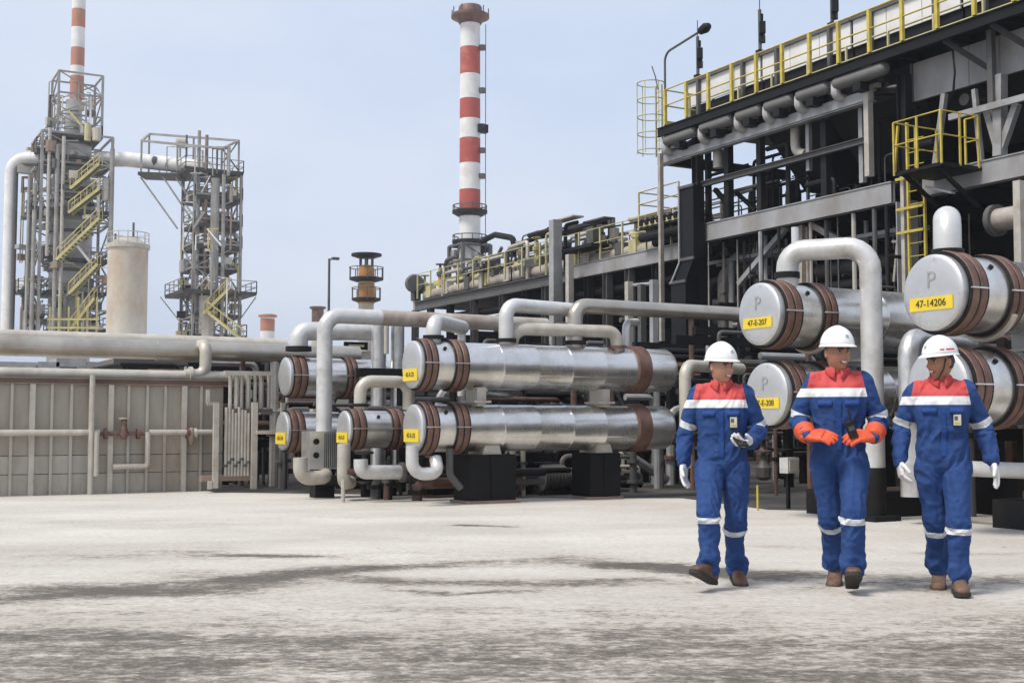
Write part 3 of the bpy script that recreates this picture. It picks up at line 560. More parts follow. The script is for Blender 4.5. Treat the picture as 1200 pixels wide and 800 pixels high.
# tangle of dark process piping behind the exchangers
def manifold(label, u0, u1, v0, v1, zmax, n, seed, mats):
    rnd = random.Random(seed); t = thing('pipe_manifold', label, 'pipe manifold', ((u0 + u1) / 2, (v0 + v1) / 2, 0))
    for i in range(n):
        m = rnd.choice(mats); r_ = rnd.choice((0.03, 0.045, 0.06, 0.08)); u = rnd.uniform(u0, u1); v = rnd.uniform(v0, v1); k = rnd.random()
        if k < 0.5:
            z1 = rnd.uniform(0.5, 1) * zmax; MB().tube(fillet([(u, v, 0), (u, v, z1), (u + rnd.choice((-1, 1)) * rnd.uniform(.4, 1.2), v, z1)], r_ * 2.4, 4), r_, 8).build('pipe', m, t)
            zz = rnd.uniform(.2, .7) * z1; mb = MB(); ring_at(mb, (u, v, zz), (0, 0, 1), r_ * 1.7, 0.06, 10); mb.build('flange', rnd.choice((M_mid, M_dark, M_rust)), t)
        elif k < 0.8:
            z1 = rnd.uniform(0.15, 1) * zmax; MB().tube(fillet([(u, v, z1), (min(u1, u + rnd.uniform(1, 3)), v, z1), (min(u1, u + 3), v, max(.1, z1 - 1))], r_ * 2.4, 4), r_, 8).build('pipe', m, t)
        elif k < 0.92:
            z1 = rnd.uniform(.3, .8); mb = MB(); mb.lathe((u, v, z1 - .2), (0, 0, 1), [(0, .06), (.05, .12), (.2, .13), (.3, .06), (.42, .03), (.44, .14), (.47, .14), (.48, .02)], 10); mb.build('valve', rnd.choice((M_mid, M_rust, M_dark)), t)
        else:
            z1 = rnd.uniform(.4, 1) * zmax; MB().beam((u, v, 0), (u, v, z1), .12, .12).build('post', M_dark, t); MB().beam((u - .8, v, z1), (u + .8, v, z1), .1, .14).build('beam', M_dark, t)
    return t
DM = [M_dark, M_dark, M_mid, M_mid, M_black, M_steel, M_rust]
manifold('tangle of dark pipes and valves behind the leftmost exchangers', 6.6, 10.5, 19.6, 22.0, 1.7, 46, 3, DM)
manifold('tangle of dark pipes and valves behind the middle exchanger pair', 8.0, 14.0, 17.2, 21.0, 2.2, 80, 4, DM)
manifold('tangle of dark pipes behind the far end of the middle pair', 12.3, 17.5, 15.2, 20.0, 3.0, 80, 5, DM)
manifold('tangle of dark pipes behind the first worker', 12.0, 18.0, 12.4, 15.5, 2.6, 60, 6, DM)
manifold('tangle of dark pipes behind the white arch', 11.5, 18.0, 9.4, 10.6, 2.2, 40, 8, DM)
manifold('tangle of dark pipes low at the right edge', 13.0, 20.0, 6.5, 9.5, 1.6, 40, 9, DM)

# low dark pump house filling the gap between wall and exchangers
ph_ = thing('pump_house', 'low dark pump house behind the conduit rack and leftmost exchangers', 'shed', (9.5, 27, 0))
for k in range(9): MB().box((5.4 + k * 1.02 + .5, 26.0 + .03 * (k % 2), 1.15), (1.0, .08, 2.3)).build('cladding_sheet', (M_dark, M_mid, M_black)[k % 3], ph_, smooth=False)
MB().box((9.9, 28, 2.36), (9.6, 4.2, .1)).build('roof', M_mid, ph_); MB().box((5.36, 28, 1.15), (.08, 3.8, 2.3)).build('end_wall', M_dark, ph_)
manifold('tangle of thin pipes beside the conduit rack', 5.75, 7.2, 20.6, 24.0, 2.5, 40, 14, [M_mid, M_steel, M_dark, M_pale, M_rust])

manifold('low dark pipes and valves on the floor below the short exchanger', 6.9, 9.2, 15.9, 17.6, .45, 34, 41, [M_dark, M_mid, M_black, M_mid, M_rust])
manifold('low dark pipes and valves on the floor behind the black saddles', 8.6, 11.6, 16.6, 18.0, .7, 40, 42, [M_dark, M_mid, M_black, M_mid, M_pale])

# ================================================================ long steel structure on the right
US = 22.0
def vat(x, u=US): return pu(x, 300, u).y
def zat(x, y, u=US): return pu(x, y, u).z
VA0, VB0 = 13.0, vat(803)                 # right end (out of view) and left end of the tall part
ss = thing('steel_structure', 'tall dark steel structure with grey girders above the big exchangers at right', 'steel structure', (US, (VA0 + VB0) / 2, 0))
zg = zat(930, 251); hg = 0.52             # grey girder centre height
for a, b in ((VA0, vat(1086)), (vat(1050), VB0)):
    MB().ibeam((US, a, zg), (US, b, zg), hg, 0.26, 0.03).build('girder', M_fascia, ss)
    n_ = int(abs(b - a) / 1.6)
    for k in range(1, n_ + 1): MB().box((US - 0.03, a + (b - a) * k / (n_ + 1), zg), (0.08, 0.02, hg - 0.07)).build('stiffener', M_fascia, ss)
    # web plate flush to the front so that the girder reads as a plain fascia
    MB().box((US - 0.10, (a + b) / 2, zg), (0.012, abs(b - a) - .02, hg - 0.07)).build('web_plate', M_fascia, ss, smooth=False)
cols = [VA0 + 0.3, vat(1062), vat(817)]
for i, v in enumerate(cols):
    for u in (US + 0.05, 27.5, 33.0):
        MB().ibeam((u, v, 0), (u, v, zg - hg / 2), 0.36, 0.34, 0.03).build('column', M_steel if (u < 23 and i < 2) else M_dark, ss)
        MB().ibeam((u, v, zg + hg / 2), (u, v, 9.3), 0.26, 0.24, 0.02).build('column', M_dark, ss)
MB().box((27.8, (VA0 + VB0) / 2, zg + 0.1), (11.2, VB0 - VA0, 0.10)).build('deck', M_dark, ss); MB().box((28.4, VB0 + 2.4, zg + 0.1), (9.6, 4.8, 0.10)).build('deck', M_dark, ss)
for v in np.arange(VA0 + 1, VB0, 1.9): MB().ibeam((US + 0.2, v, zg - 0.12), (33, v, zg - 0.12), 0.34, 0.2, 0.02).build('floor_beam', M_dark, ss)
for u in (27.5, 33.0): MB().ibeam((u, VA0, zg), (u, VB0, zg), 0.5, 0.24, 0.03).build('girder', M_dark, ss)
# diagonal braces under the girder
def brace(u, x0, y0, x1, y1, wd, m, nm='brace'): MB().beam(pu(x0, y0, u), pu(x1, y1, u), wd, wd).build(nm, m, ss)
brace(US + .3, 866, 333, 922, 266, 0.14, M_steel); brace(US + .5, 950, 262, 985, 282, 0.16, M_pale); brace(US + .4, 940, 264, 940, 340, 0.13, M_pale)
brace(US + .4, 893, 270, 893, 420, 0.10, M_mid); brace(US + 1.2, 868, 300, 868, 430, 0.12, M_mid); brace(US + .4, 1052, 285, 1048, 330, 0.06, M_pale); brace(US + .4, 1046, 283, 1062, 283, .06, M_pale)
brace(US + 3, 835, 290, 905, 345, 0.16, M_dark); brace(US + 3, 905, 290, 835, 345, 0.16, M_dark)
# upper level
zl = zat(900, 149); MB().ibeam((US - .05, vat(1029), zat(1029, 111)), (US - .05, vat(777), zat(1029, 111)), 0.30, 0.2, 0.03).build('channel_beam', M_steel, ss)
MB().box((US - .17, (vat(1029) + vat(777)) / 2, zat(1029, 111)), (0.02, vat(777) - vat(1029), 0.22)).build('web_plate', M_steel, ss, smooth=False)
MB().beam((US - .12, vat(1025), zat(1025, 207)), (US - .12, vat(1025), zat(1025, 103)), 0.17, 0.15).build('post', M_pale, ss)
z2 = zat(900, 194); MB().ibeam((US + .1, vat(1020), z2), (US + .1, vat(800), z2), 0.16, 0.14, 0.02).build('rail_beam', M_mid, ss)
for x, y0, y1, m, wd in ((950, 142, 200, M_steel, .12), (1013, 126, 214, M_steel, .13), (855, 168, 256, M_dark, .2), (831, 176, 262, M_dark, .14), (893, 156, 247, M_dark, .18), (970, 140, 232, M_dark, .2)):
    MB().beam((US + .25, vat(x, US + .25), zat(x, y1, US + .25)), (US + .25, vat(x, US + .25), zat(x, y0, US + .25)), wd, wd).build('post', m, ss)
brace(US + .6, 838, 222, 858, 245, .12, M_dark); brace(US + .6, 862, 225, 885, 246, .1, M_dark); brace(US + .3, 780, 166, 800, 186, .09, M_dark)
MB().ibeam((US - .05, vat(777), zat(777, 187)), (US + 5, vat(777), zat(777, 187)), 0.3, 0.2, 0.03).build('end_beam', M_dark, ss)
for y in (228, 238, 248): MB().tube([(US + 3.5, vat(820, US + 3.5), zat(860, y, US + 3.5)), (US + 3.5, vat(905, US + 3.5), zat(860, y, US + 3.5))], 0.03, 6).build('rail', M_mid, ss)
# fan plenums hanging between the two levels
zt = zat(1029, 111) + 0.15
pl_v = [VA0 + .3, VA0 + 4.3, vat(1062) + .3, vat(1062) + 3.6, vat(930), vat(898)]
for k in range(4):
    a = (VA0 + .2, 17.0, 20.9, 24.4)[k]; b = a + (3.6, 3.6, 3.3, 2.2)[k]
    mb = MB(); u0, u1 = US + 1.0, 33.0; m_ = 0.9
    mb.add([(u0, a, zt), (u1, a, zt), (u1, b, zt), (u0, b, zt), (u0 + m_, a + .5, zt - 1.6), (u1 - m_, a + .5, zt - 1.6), (u1 - m_, b - .5, zt - 1.6), (u0 + m_, b - .5, zt - 1.6)], [(0, 1, 2, 3), (4, 7, 6, 5), (0, 4, 5, 1), (1, 5, 6, 2), (2, 6, 7, 3), (3, 7, 4, 0)])
    pl = mb.build('fan_plenum', M_dark, ss)
    for uu in (u0 + 2.6, u0 + 7): mb = MB(); mb.lathe((uu, (a + b) / 2, zt - 1.6), (0, 0, -1), [(0, 1.1), (.4, 1.15), (.4, 1.05)], 20); mb.build('fan_ring', M_mid, pl)
for k, (x, y0, y1) in enumerate(((936, 168, 178), (793, 182, 200))):
    pass
for x, y0, y1, r_, lb in ((842, 176, 197, 0.16, 'stub'), (932, 140, 178, 0.13, 'bend')):
    p = pu(x, y0, US + .3); q = pu(x + (5 if lb == 'bend' else 0), y1, US + .3); mb = MB()
    mb.tube([p, p.lerp(q, .4), q] if lb == 'stub' else fillet([p, pu(x, y1, US + .3), pu(x + 12, y1 + 3, US + .3)], .3), r_, 12); mb.build('drain_' + lb, M_pale, ss)
# dark equipment silhouettes on the girder deck
for x, wd, y0, m in ((905, 26, 205, M_dark), (930, 20, 212, M_dark), (985, 30, 205, M_dark), (1005, 14, 214, M_mid), (880, 8, 222, M_mid), (960, 12, 225, M_mid)):
    c_ = pu(x, 250, US + 2.5); h_ = zat(x, y0, US + 2.5); s_ = wd * 34 / 1450
    MB().lathe((US + 2.5, c_.y, zg + .15), (0, 0, 1), [(0, s_ * .5), (h_ - zg - .5, s_ * .5), (h_ - zg - .3, s_ * .38), (h_ - zg - .15, s_ * .2)], 14).build('motor_housing', m, ss)

# walkway under the railing
wk = thing('roof_walkway', 'dark walkway along the roof edge of the tall structure', 'walkway', (US - .3, 20, 9.3))
zw = zat(1047, 62); u0 = US - 0.5
VE = vat(772, u0)
MB().box((u0 + .45, (VA0 + VE) / 2, zw - .04), (0.9, VE - VA0, 0.05)).build('grating', M_dark, wk)
MB().ibeam((u0, VA0, zw - .17), (u0, VE, zw - .17), 0.26, 0.1, 0.02).build('edge_channel', M_black, wk)
MB().ibeam((u0 + .9, VA0, zw - .17), (u0 + .9, VE, zw - .17), 0.26, 0.1, 0.02).build('edge_channel', M_black, wk)
for v in np.arange(VA0, VE, 1.5): MB().beam((u0, v, zw - .2), (u0 + 1.2, v, zw - .2), .08, .14).build('bearer', M_black, wk)
for x in (1150, 1210): # dark knee brackets
    v = vat(x, u0); MB().beam((u0 + .05, v + .9, zw - .3), (US, v, zw - 1.15), .12, .12).build('bracket', M_dark, wk); MB().beam((US - .03, v, zw - .25), (US - .03, v, zw - 1.9), .14, .14).build('bracket_post', M_mid, wk)
rl = thing('roof_railing', 'long yellow guard railing along the roof edge of the tall structure', 'railing', (u0, 20, zw))
railing(rl, [(u0, VA0, zw), (u0, vat(781, u0), zw)], 1.05, 1.03, M_yellow, 0.02, (1.0, 0.55), False, 0.042)
railing(rl, [(u0, vat(781, u0), zw), (u0 + 1.8, vat(781, u0), zw)], 1.05, 0.9, M_paley, 0.025)
rl2 = thing('roof_railing', 'faded yellow inner railing behind the long roof railing', 'railing', (u0 + .9, 20, zw))
railing(rl2, [(u0 + .95, VA0, zw), (u0 + .95, vat(800, u0), zw)], 0.75, 1.45, M_paley, 0.024, (1.0, 0.5), False)
# air cooler banks on the roof: pale panels over dark tube bundles
u1 = US + .75; n_b = 5; vs = np.linspace(VA0 - .5, vat(806, u1), n_b + 1)
for k in range(n_b):
    a, b = vs[k] + .04, vs[k + 1] - .04; names = ('nearest', 'second', 'middle', 'fourth', 'farthest')
    ac = thing('air_cooler', f'pale-sided air cooler bank on the roof, {names[k]} along the railing from the right edge', 'air cooler', (u1 + 5, (a + b) / 2, zw))
    MB().box((u1 + 5, (a + b) / 2, zw + .38), (9.9, b - a, .8)).build('tube_bundle', M_dark, ac)
    npn = 3
    for j in range(npn):
        p0 = a + (b - a) * j / npn + .01; p1 = a + (b - a) * (j + 1) / npn - .01
        MB().box((u1, (p0 + p1) / 2, zw + 1.15), (.05, p1 - p0, .72)).build('side_panel', M_swhite, ac, smooth=False)
    MB().box((u1 + 5, (a + b) / 2, zw + 1.52), (10.2, b - a + .03, .08)).build('top_rim', M_mid, ac)
    for q in (.2, .8): MB().beam((u1 - .1, a + (b - a) * q, zw), (u1 - .1, a + (b - a) * q, zw + 1.5), .1, .1).build('post', M_mid, ac)
# light roof-top poles and lamp
for k, (x, y0, y1) in enumerate(((820, 42, 92), (894, 10, 62), (980, -12, 25))):
    u_ = US + 1.0; v = vat(x, u_); z0, z1 = zw + 1.5, zat(x, y0, u_)
    t = thing('roof_pole', ('dark knobbly pole on the roof edge, left of three', 'dark knobbly pole on the roof edge, middle of three', 'dark knobbly pole on the roof edge, right of three')[k], 'pole', (u_, v, z0))
    MB().tube([(u_, v, z0 - .4), (u_, v, z1)], 0.05, 8).build('rod', M_mid, t)
    for j, (q_, w_, h_) in enumerate(((.1, .16, .3), (.42, .13, .22), (.62, .17, .34), (.85, .09, .2))): MB().box((u_ + .04 * (j % 2), v - .05 * (j % 3), z0 + (z1 - z0) * q_), (w_ * 1.3, w_, h_), Matrix.Rotation(.5 * j, 3, 'Z')).build('insulator', M_dark, t)
    MB().tube([(u_, v, z1), (u_, v, z1 + .5)], 0.015, 6).build('tip', M_mid, t)
u_ = US - .3; v = vat(781, u_); zt_ = zat(781, 62, u_)
lp = thing('lamp_post', 'thin lamp post with curved arm at the left roof corner', 'lamp', (u_, v, zw))
tip = pu(822, 36, u_); MB().tube(fillet([(u_, v, zw), (u_, v, zt_), tip], .3), 0.035, 8).build('arm', M_mid, lp)
mb = MB(); d_ = (tip - V(u_, v, zt_)).normalized(); mb.lathe(tip - d_ * .15, d_, [(0, .03), (.1, .11), (.35, .15), (.5, .09), (.55, .01)], 12); mb.build('lamp_head', M_dark, lp)
MB().tube([pu(764, 78, u_), pu(768, 90, u_), pu(771, 105, u_)], 0.02, 6).build('wire', M_mid, lp)
# header pipes slung under the walkway
M_hdr = mat('grey_header_paint', (0.20, 0.195, 0.185), 0.5, 0.2, 0.2, 2.0, .05, 12, (0.12, .1, .08), .35, 1.5)
seg = [(783, 815), (826, 858), (869, 893), (903, 930), (941, 972), (985, 1040)]
for k, (x0, x1) in enumerate(seg):
    uu = US - .35; zz = lambda x: zat(1000, 92, uu)
    hd = pipe('header_pipe', 'grey header pipe under the walkway, ' + ('first', 'second', 'third', 'fourth', 'fifth', 'sixth')[k] + ' from the left end', [(uu, vat(x0, uu), zz(x0)), (uu, vat(x1, uu), zz(x1))], 0.17, M_hdr, n=16)
    for xx in (x0, x1):
        mb = MB(); mb.lathe((uu, vat(xx, uu), zz(xx)), (0, 1 if xx == x0 else -1, 0), [(-.02, .17), (.03, .16), (.1, .1), (.12, .01)], 16); mb.build('end_cap', M_hdr, hd)
    xm = x0 - 2; pth = fillet([(uu, vat(xm, uu), zz(xm)), (uu - .02, vat(xm, uu), zz(xm) - .32), (uu + .8, vat(xm, uu), zz(xm) - .34)], .15); MB().tube(pth, .12, 10).build('branch_elbow', M_white, hd); MB().box((uu, vat((x0 + x1) / 2, uu), zz(x0) - .28), (.3, .25, .2)).build('support_lug', M_dark, hd)
hz_ = thing('pipe_manifold', 'dark bundle of small pipes under the header pipes at roof level', 'pipe manifold', (US + .6, 22, 8.7))
rnd = random.Random(12)
for k in range(60):
    v = rnd.uniform(vat(1040), vat(785)); z = rnd.uniform(zl + .25, zw - .45); r_ = rnd.choice((.05, .08, .11)); MB().tube([(US + rnd.uniform(.1, 1.2), v, z), (US + .6, v + rnd.uniform(.4, 1.4), z)], r_, 8).build('pipe', rnd.choice((M_dark, M_black, M_mid, M_mid)), hz_)
# big grey plenum panels, upper right
pn = thing('plenum_side', 'large plain grey plenum side at upper right under the walkway', 'plenum', (US + .15, 17, 8.5))
zp0, zp1 = zat(1067, 117), zw - .34; vsn = [vat(1067), vat(1116), vat(1133), vat(1170), vat(1215), VA0]
for a, b in zip(vsn[:-1], vsn[1:]): MB().box((US + .25, (a + b) / 2, (zp0 + zp1) / 2), (.08, a - b - .015, zp1 - zp0)).build('panel', M_fascia, pn, smooth=False)
MB().box((US + .33, (vsn[0] + vsn[-1]) / 2, (zp0 + zp1) / 2), (.06, vsn[0] - vsn[-1], zp1 - zp0 - .02)).build('backing', M_dark, pn)
MB().beam((US + .2, vsn[0] + .02, zp0), (US + .2, vsn[0] + .02, zp1), .08, .06).build('end_trim', M_mid, pn)
# struts beneath the plenum
for x, y0, y1, dx, wd in ((1172, 183, 88, 0, .22), (1172, 180, 125, -16, .15), (1172, 180, 122, 20, .15), (1095, 205, 110, 12, .12), (1212, 180, 80, 0, .22), (1150, 190, 105, -8, .1)):
    MB().beam(pu(x, y0, US + .1), pu(x + dx, y1, US + .1), wd, wd).build('strut', M_steel, ss)
MB().beam(pu(1113, 138, US - .1), (US - .1, VA0, zat(1113, 138, US - .1)), .1, .14).build('rail_beam', M_steel, ss)
MB().lathe(pu(1137, 118, US + .6), (1, 0, 0), [(-.2, .14), (.6, .14)], 14).build('drain_stub', M_mid, ss)
MB().tube([pu(1116, 55, US - .3), pu(1119, 85, US - .3), pu(1117, 108, US - .2), pu(1112, 120, US)], .025, 6).build('hanging_cable', M_dark, ss)
# pale post in front and brown pipe under the girder at right
p0, p1 = pu(1194, 300, US - 2), pu(1194, 212, US - 2); tag(MB().beam((p0.x, p0.y, 0), p1, .16, .16).build('steel_post', M_pale), 'pale upright steel post at the right edge below the girder', 'post')
p0 = pu(1165, 259, US - 1); pipe('cross_pipe', 'brownish pipe end under the girder at right', [(p0.x, p0.y, p0.z), (p0.x - .05, p0.y - 4, p0.z)], .24, M_beige, flanges=((0, .05),), fm=M_mid, n=16)

# yellow caged ladder and side platform
ld = thing('access_ladder', 'yellow access ladder fixed to the pale column in the structure', 'ladder', (US - .4, vat(1075), 0))
ul = US - .35; va, vb = vat(1066, ul), vat(1085, ul); zb, ztop = zat(1075, 300, ul), zat(1070, 142, ul)
MB().beam((ul, va, 2.0), (ul, va, ztop), .07, .05).build('stile', M_yellow, ld); MB().beam((ul, vb, 2.0), (ul, vb, zat(1085, 228, ul)), .06, .05).build('stile', M_yellow, ld)
for z in np.arange(2.2, ztop - .2, .3): MB().tube([(ul, va, z), (ul, vb, z)], .013, 6).build('rung', M_yellow, ld)
MB().beam((ul + .1, vat(1058, ul), 2.0), (ul + .1, vat(1058, ul), zat(1060, 205, ul)), .18, .1).build('pale_column_face', M_pale, ld)
for y in (206, 242, 270): MB().beam((ul - .05, vat(1053, ul), zat(1075, y, ul)), (ul - .05, vb, zat(1075, y, ul)), .03, .06).build('cage_hoop', M_yellow, ld)
MB().beam((ul - .02, vat(1051, ul), zat(1051, 206, ul)), (ul - .02, vat(1056, ul), zat(1056, 147, ul)), .05, .05).build('guard_post', M_yellow, ld)
pf = thing('side_platform', 'small projecting platform with yellow guard rails beside the ladder', 'platform', (US - .8, vat(1105), 7.3))
up = US - 1.35; zp = zat(1095, 193, up); v0_, v1_ = vat(1050, up), vat(1106, up)
MB().box(((up + US) / 2 + .1, (v0_ + v1_) / 2, zp), (1.5, v0_ - v1_, .08)).build('deck', M_black, pf)
railing(pf, [(US, v0_, zp), (up, v0_, zp), (up, v1_, zp), (US - .2, v1_, zp), (US - .2, vat(1142), zp)], 1.15, .75, M_yellow, .016, (1.0, .55), False, .02)
for v in (v0_ - .2, v1_ + .2): MB().beam((up + .1, v, zp - .05), (US, v, zp - .8), .08, .08).build('knee_brace', M_dark, pf)
tag(MB().beam(pu(1086, 219, US - .6), pu(1117, 226, US - .6), .12, .05).build('light_fitting', M_glass), 'pale tube light fitting under the side platform', 'lamp')

# black duct at the left end of the tall part
dk = thing('black_duct', 'black cranked duct at the left end of the tall structure', 'duct', (US - .3, vat(800), 0))
ud = US - .6
def dsec(x0, x1, y): return [(ud, vat(x0, ud), zat(x0, y, ud)), (ud, vat(x1, ud), zat(x0, y, ud)), (ud + .4, vat(x1, ud), zat(x0, y, ud)), (ud + .4, vat(x0, ud), zat(x0, y, ud))]
S_ = [(797, 813, 221), (797, 813, 305), (786, 803, 332), (786, 803, 560)]
mb = MB(); vv_ = []
for s_ in S_: vv_ += dsec(*s_)
for p in vv_[-4:]: pass
fs = [(0, 1, 2, 3)]
for i in range(3): fs += [(i * 4 + k, i * 4 + (k + 1) % 4, (i + 1) * 4 + (k + 1) % 4, (i + 1) * 4 + k) for k in range(4)]
fs.append((15, 14, 13, 12)); vv_[-4:] = [(p[0], p[1], 0.0) for p in vv_[-4:]]
mb.add(vv_, fs).build('duct_shell', M_black, dk, smooth=False)
for (x0, x1, y) in ((796, 814, 221), (796, 814, 305), (785, 804, 332), (785, 804, 430)):
    a = V(ud - .02, vat(x0, ud), zat(x0, y, ud)); b = V(ud - .02, vat(x1, ud), zat(x0, y, ud)); MB().beam(a, b, .05, .08).build('joint_flange', M_mid, dk)
MB().beam((ud - .03, vat(797, ud), zat(797, 221, ud)), (ud - .03, vat(797, ud), zat(797, 308, ud)), .04, .05).build('edge_angle', M_steel, dk)
MB().beam((ud - .03, vat(797, ud), zat(797, 308, ud)), (ud - .03, vat(787, ud), zat(787, 332, ud)), .04, .05).build('edge_angle', M_steel, dk)

# end platform and caged ladder at the left end
ep = thing('end_platform', 'dark end platform with faded yellow rails left of the black duct', 'platform', (US + .2, vat(772), 6.3))
ue_ = US - .4; ze = zat(772, 262, ue_); va_, vb_ = vat(796, ue_), vat(749, ue_)
MB().box((ue_ + .9, (va_ + vb_) / 2, ze), (1.8, vb_ - va_, .12)).build('deck', M_dark, ep)
for k in range(3): MB().tube([(ue_ + .1 + .5 * k, va_, ze - .3 - .1 * (k % 2)), (ue_ + .1 + .5 * k, vb_, ze - .3 - .1 * (k % 2))], .14, 10).build('slung_pipe', M_dark, ep)
for k in range(7): MB().lathe((ue_ + .02, va_ + (vb_ - va_) * (k + .5) / 7, ze + .05), (0, 0, 1), [(0, .1), (.15, .1), (.2, .03)], 8).build('bolt_box', M_black, ep)
railing(ep, [(ue_, va_, ze), (ue_, vb_, ze), (ue_ + 1.8, vb_, ze), (ue_ + 1.8, va_, ze)], 1.1, 1.0, M_paley, .022, (1.0, .66, .33))
tag(MB().beam((US - .5, vat(775, US - .5), 3.5), (US - .5, vat(775, US - .5), zat(775, 180, US - .5)), .13, .11).build('slim_column', M_beige), 'slim tan column at the left end of the tall structure', 'column')
cg = thing('caged_ladder', 'faded yellow caged ladder at the left roof end of the structure', 'ladder', (US, vat(762), 7))
uc = US + .2; z0_, z1_ = zat(763, 186, uc), zat(763, 104, uc)
for x in (770, 777): MB().beam((uc, vat(x, uc), z0_), (uc, vat(x, uc), z1_), .05, .04).build('stile', M_paley, cg)
for z in np.arange(z0_ + .2, z1_, .3): MB().tube([(uc, vat(770, uc), z), (uc, vat(777, uc), z)], .014, 6).build('rung', M_paley, cg)
cc = V(uc - .35, vat(775, uc), 0)
for z in np.linspace(z0_ + .1, z1_, 5): MB().tube([cc + V(.42 * math.cos(a_), .42 * math.sin(a_), z) for a_ in np.linspace(.4, 5.9, 14)], .018, 6).build('hoop', M_paley, cg)
for a_ in np.linspace(1.6, 4.7, 4): MB().tube([cc + V(.42 * math.cos(a_), .42 * math.sin(a_), z0_), cc + V(.42 * math.cos(a_), .42 * math.sin(a_), z1_)], .014, 6).build('cage_bar', M_paley, cg)

# pipes in the shade below the girder
for x, y0, y1, r_, m, lb in ((847, 315, 380, .16, M_beige, 'tan vertical pipe in the shade right of the black duct'), (829, 330, 420, .14, M_mid, 'grey vertical pipe in the shade right of the black duct'), (857, 300, 430, .10, M_steel, 'thin grey vertical pipe left of the upper exchanger cap')):
    a, b = pu(x, y0, US + .8), pu(x, y1, US + .8); pipe('shade_pipe', lb, [(a.x, a.y + .0, .2), (a.x, a.y, a.z), (a.x + 1.2, a.y - .6, a.z + .1)], r_, m, n=12)
for k, (x0, x1, y, r_, m) in enumerate(((820, 900, 378, .18, M_mid), (815, 880, 357, .1, M_steel), (960, 1050, 318, .2, M_mid), (1040, 1120, 300, .14, M_dark), (900, 1060, 345, .12, M_mid))):
    a = pu(x0, y, US + 1.5); b = pu(x1, y, US + 1.5); pipe('shade_pipe', ('grey horizontal pipe in shade beside black duct, lower one', 'grey horizontal pipe in shade beside black duct, upper one', 'grey horizontal pipe in shade behind the arch top', 'dark horizontal pipe in shade right of the ladder', 'thin grey horizontal pipe in shade behind the arch')[k], [(US + 1.5, a.y, a.z), (US + 1.5, b.y, a.z)], r_, m, n=12)

# ================================================================ low rack going on behind
VF0, VF1 = vat(800), vat(487)
ex = thing('pipe_rack', 'long low pipe rack receding to the left behind the middle exchangers', 'pipe rack', (US + 3, (VF0 + VF1) / 2, 0))
zr_ = zat(735, 307)
MB().ibeam((US, VF0, zr_), (US, vat(672), zr_), .46, .26, .03).build('girder', M_fascia, ex); MB().box((US - .1, (VF0 + vat(672)) / 2, zr_), (.012, vat(672) - VF0, .38)).build('web_plate', M_fascia, ex)
MB().ibeam((US, vat(672), zr_ - .1), (US, VF1, zr_ - .1), .4, .24, .03).build('girder', M_mid, ex)
MB().box((US + 3.9, (VF0 + VF1) / 2, zr_ - .1), (7.4, VF1 - VF0, .12)).build('deck', M_dark, ex)
for i, x in enumerate((487, 505, 528, 556, 590, 617, 640, 665, 690, 712, 738, 770)):
    MB().ibeam((US, vat(x), 0), (US, vat(x), zr_ - .25), .26, .24, .02).build('column', (M_mid, M_mid, M_dark)[i % 3], ex); MB().ibeam((US + 7, vat(x), 0), (US + 7, vat(x), zr_ - .25), .26, .24, .02).build('column', M_dark, ex)
    MB().beam((US, vat(x), zr_ - 1.6), (US + 7, vat(x), zr_ - 1.6), .16, .2).build('cross_beam', M_dark, ex)
rp2 = thing('rack_railing', 'faded yellow railing along the top of the low pipe rack', 'railing', (US, 40, zr_))
railing(rp2, [(US - .1, vat(790), zr_ + .25), (US - .1, vat(492), zr_ + .2)], 1.05, 1.3, M_paley, .015, (1.0, .55), False, .026)
for k, (uo, zo, r_, m) in enumerate(((.5, .4, .22, M_beige), (1.2, .5, .28, M_steel), (2.0, .4, .2, M_mid), (2.8, .55, .3, M_beige), (.3, -.75, .16, M_dark))):
    pipe('rack_pipe', ('tan pipe on the low rack, nearest its railing', 'grey pipe on the low rack, second from its railing', 'dark grey pipe on the low rack, third from its railing', 'thick tan pipe on the low rack, farthest from its railing', 'dark pipe slung under the low rack edge')[k], [(US + uo, vat(800, US), zr_ + zo), (US + uo, vat(489, US), zr_ + zo)], r_, m, seams=4, n=12)
rnd = random.Random(21)
# gear standing on the rack
tags_ = ['first', 'second', 'third', 'fourth', 'fifth', 'sixth', 'seventh', 'eighth', 'ninth', 'tenth', 'eleventh']
for k, x in enumerate((498, 516, 537, 562, 583, 610, 629, 690, 706, 745, 762)):
    v = vat(x, US + .6); h_ = rnd.uniform(.9, 1.7); t = thing('valve_stand', f'small yellowish valve stand on the low rack, {tags_[k]} from its far left end', 'valve', (US + .6, v, zr_ + .2), 'valve stands on the low rack')
    MB().beam((US + .6, v, zr_ + .1), (US + .6, v, zr_ + h_), .14, .14).build('post', (M_paley, M_yellow, M_mid)[k % 3], t); MB().lathe((US + .6, v, zr_ + h_ * .75), (0, 0, 1), [(0, .08), (.06, .16), (.2, .16), (.26, .06), (.5, .05), (.52, .2), (.56, .2), (.57, .03)], 10).build('valve_bonnet', (M_paley, M_mid, M_beige)[k % 3], t); MB().tube(fillet([(US + .9, v + .3, zr_ + .1), (US + .9, v + .3, zr_ + h_ * .9), (US + .9, v - .8, zr_ + h_ * .9)], .2), .07, 8).build('bypass_pipe', (M_steel, M_pale, M_mid)[k % 3], t); MB().box((US + .4, v + .5, zr_ + .5), (.3, .4, .5)).build('gearbox', (M_mid, M_paley, M_pale)[k % 3], t)
    MB().beam((US + .6, v - .5, zr_ + h_ * .6), (US + .6, v + .5, zr_ + h_ * .6), .1, .12).build('cross_arm', (M_paley, M_yellow)[k % 2], t)
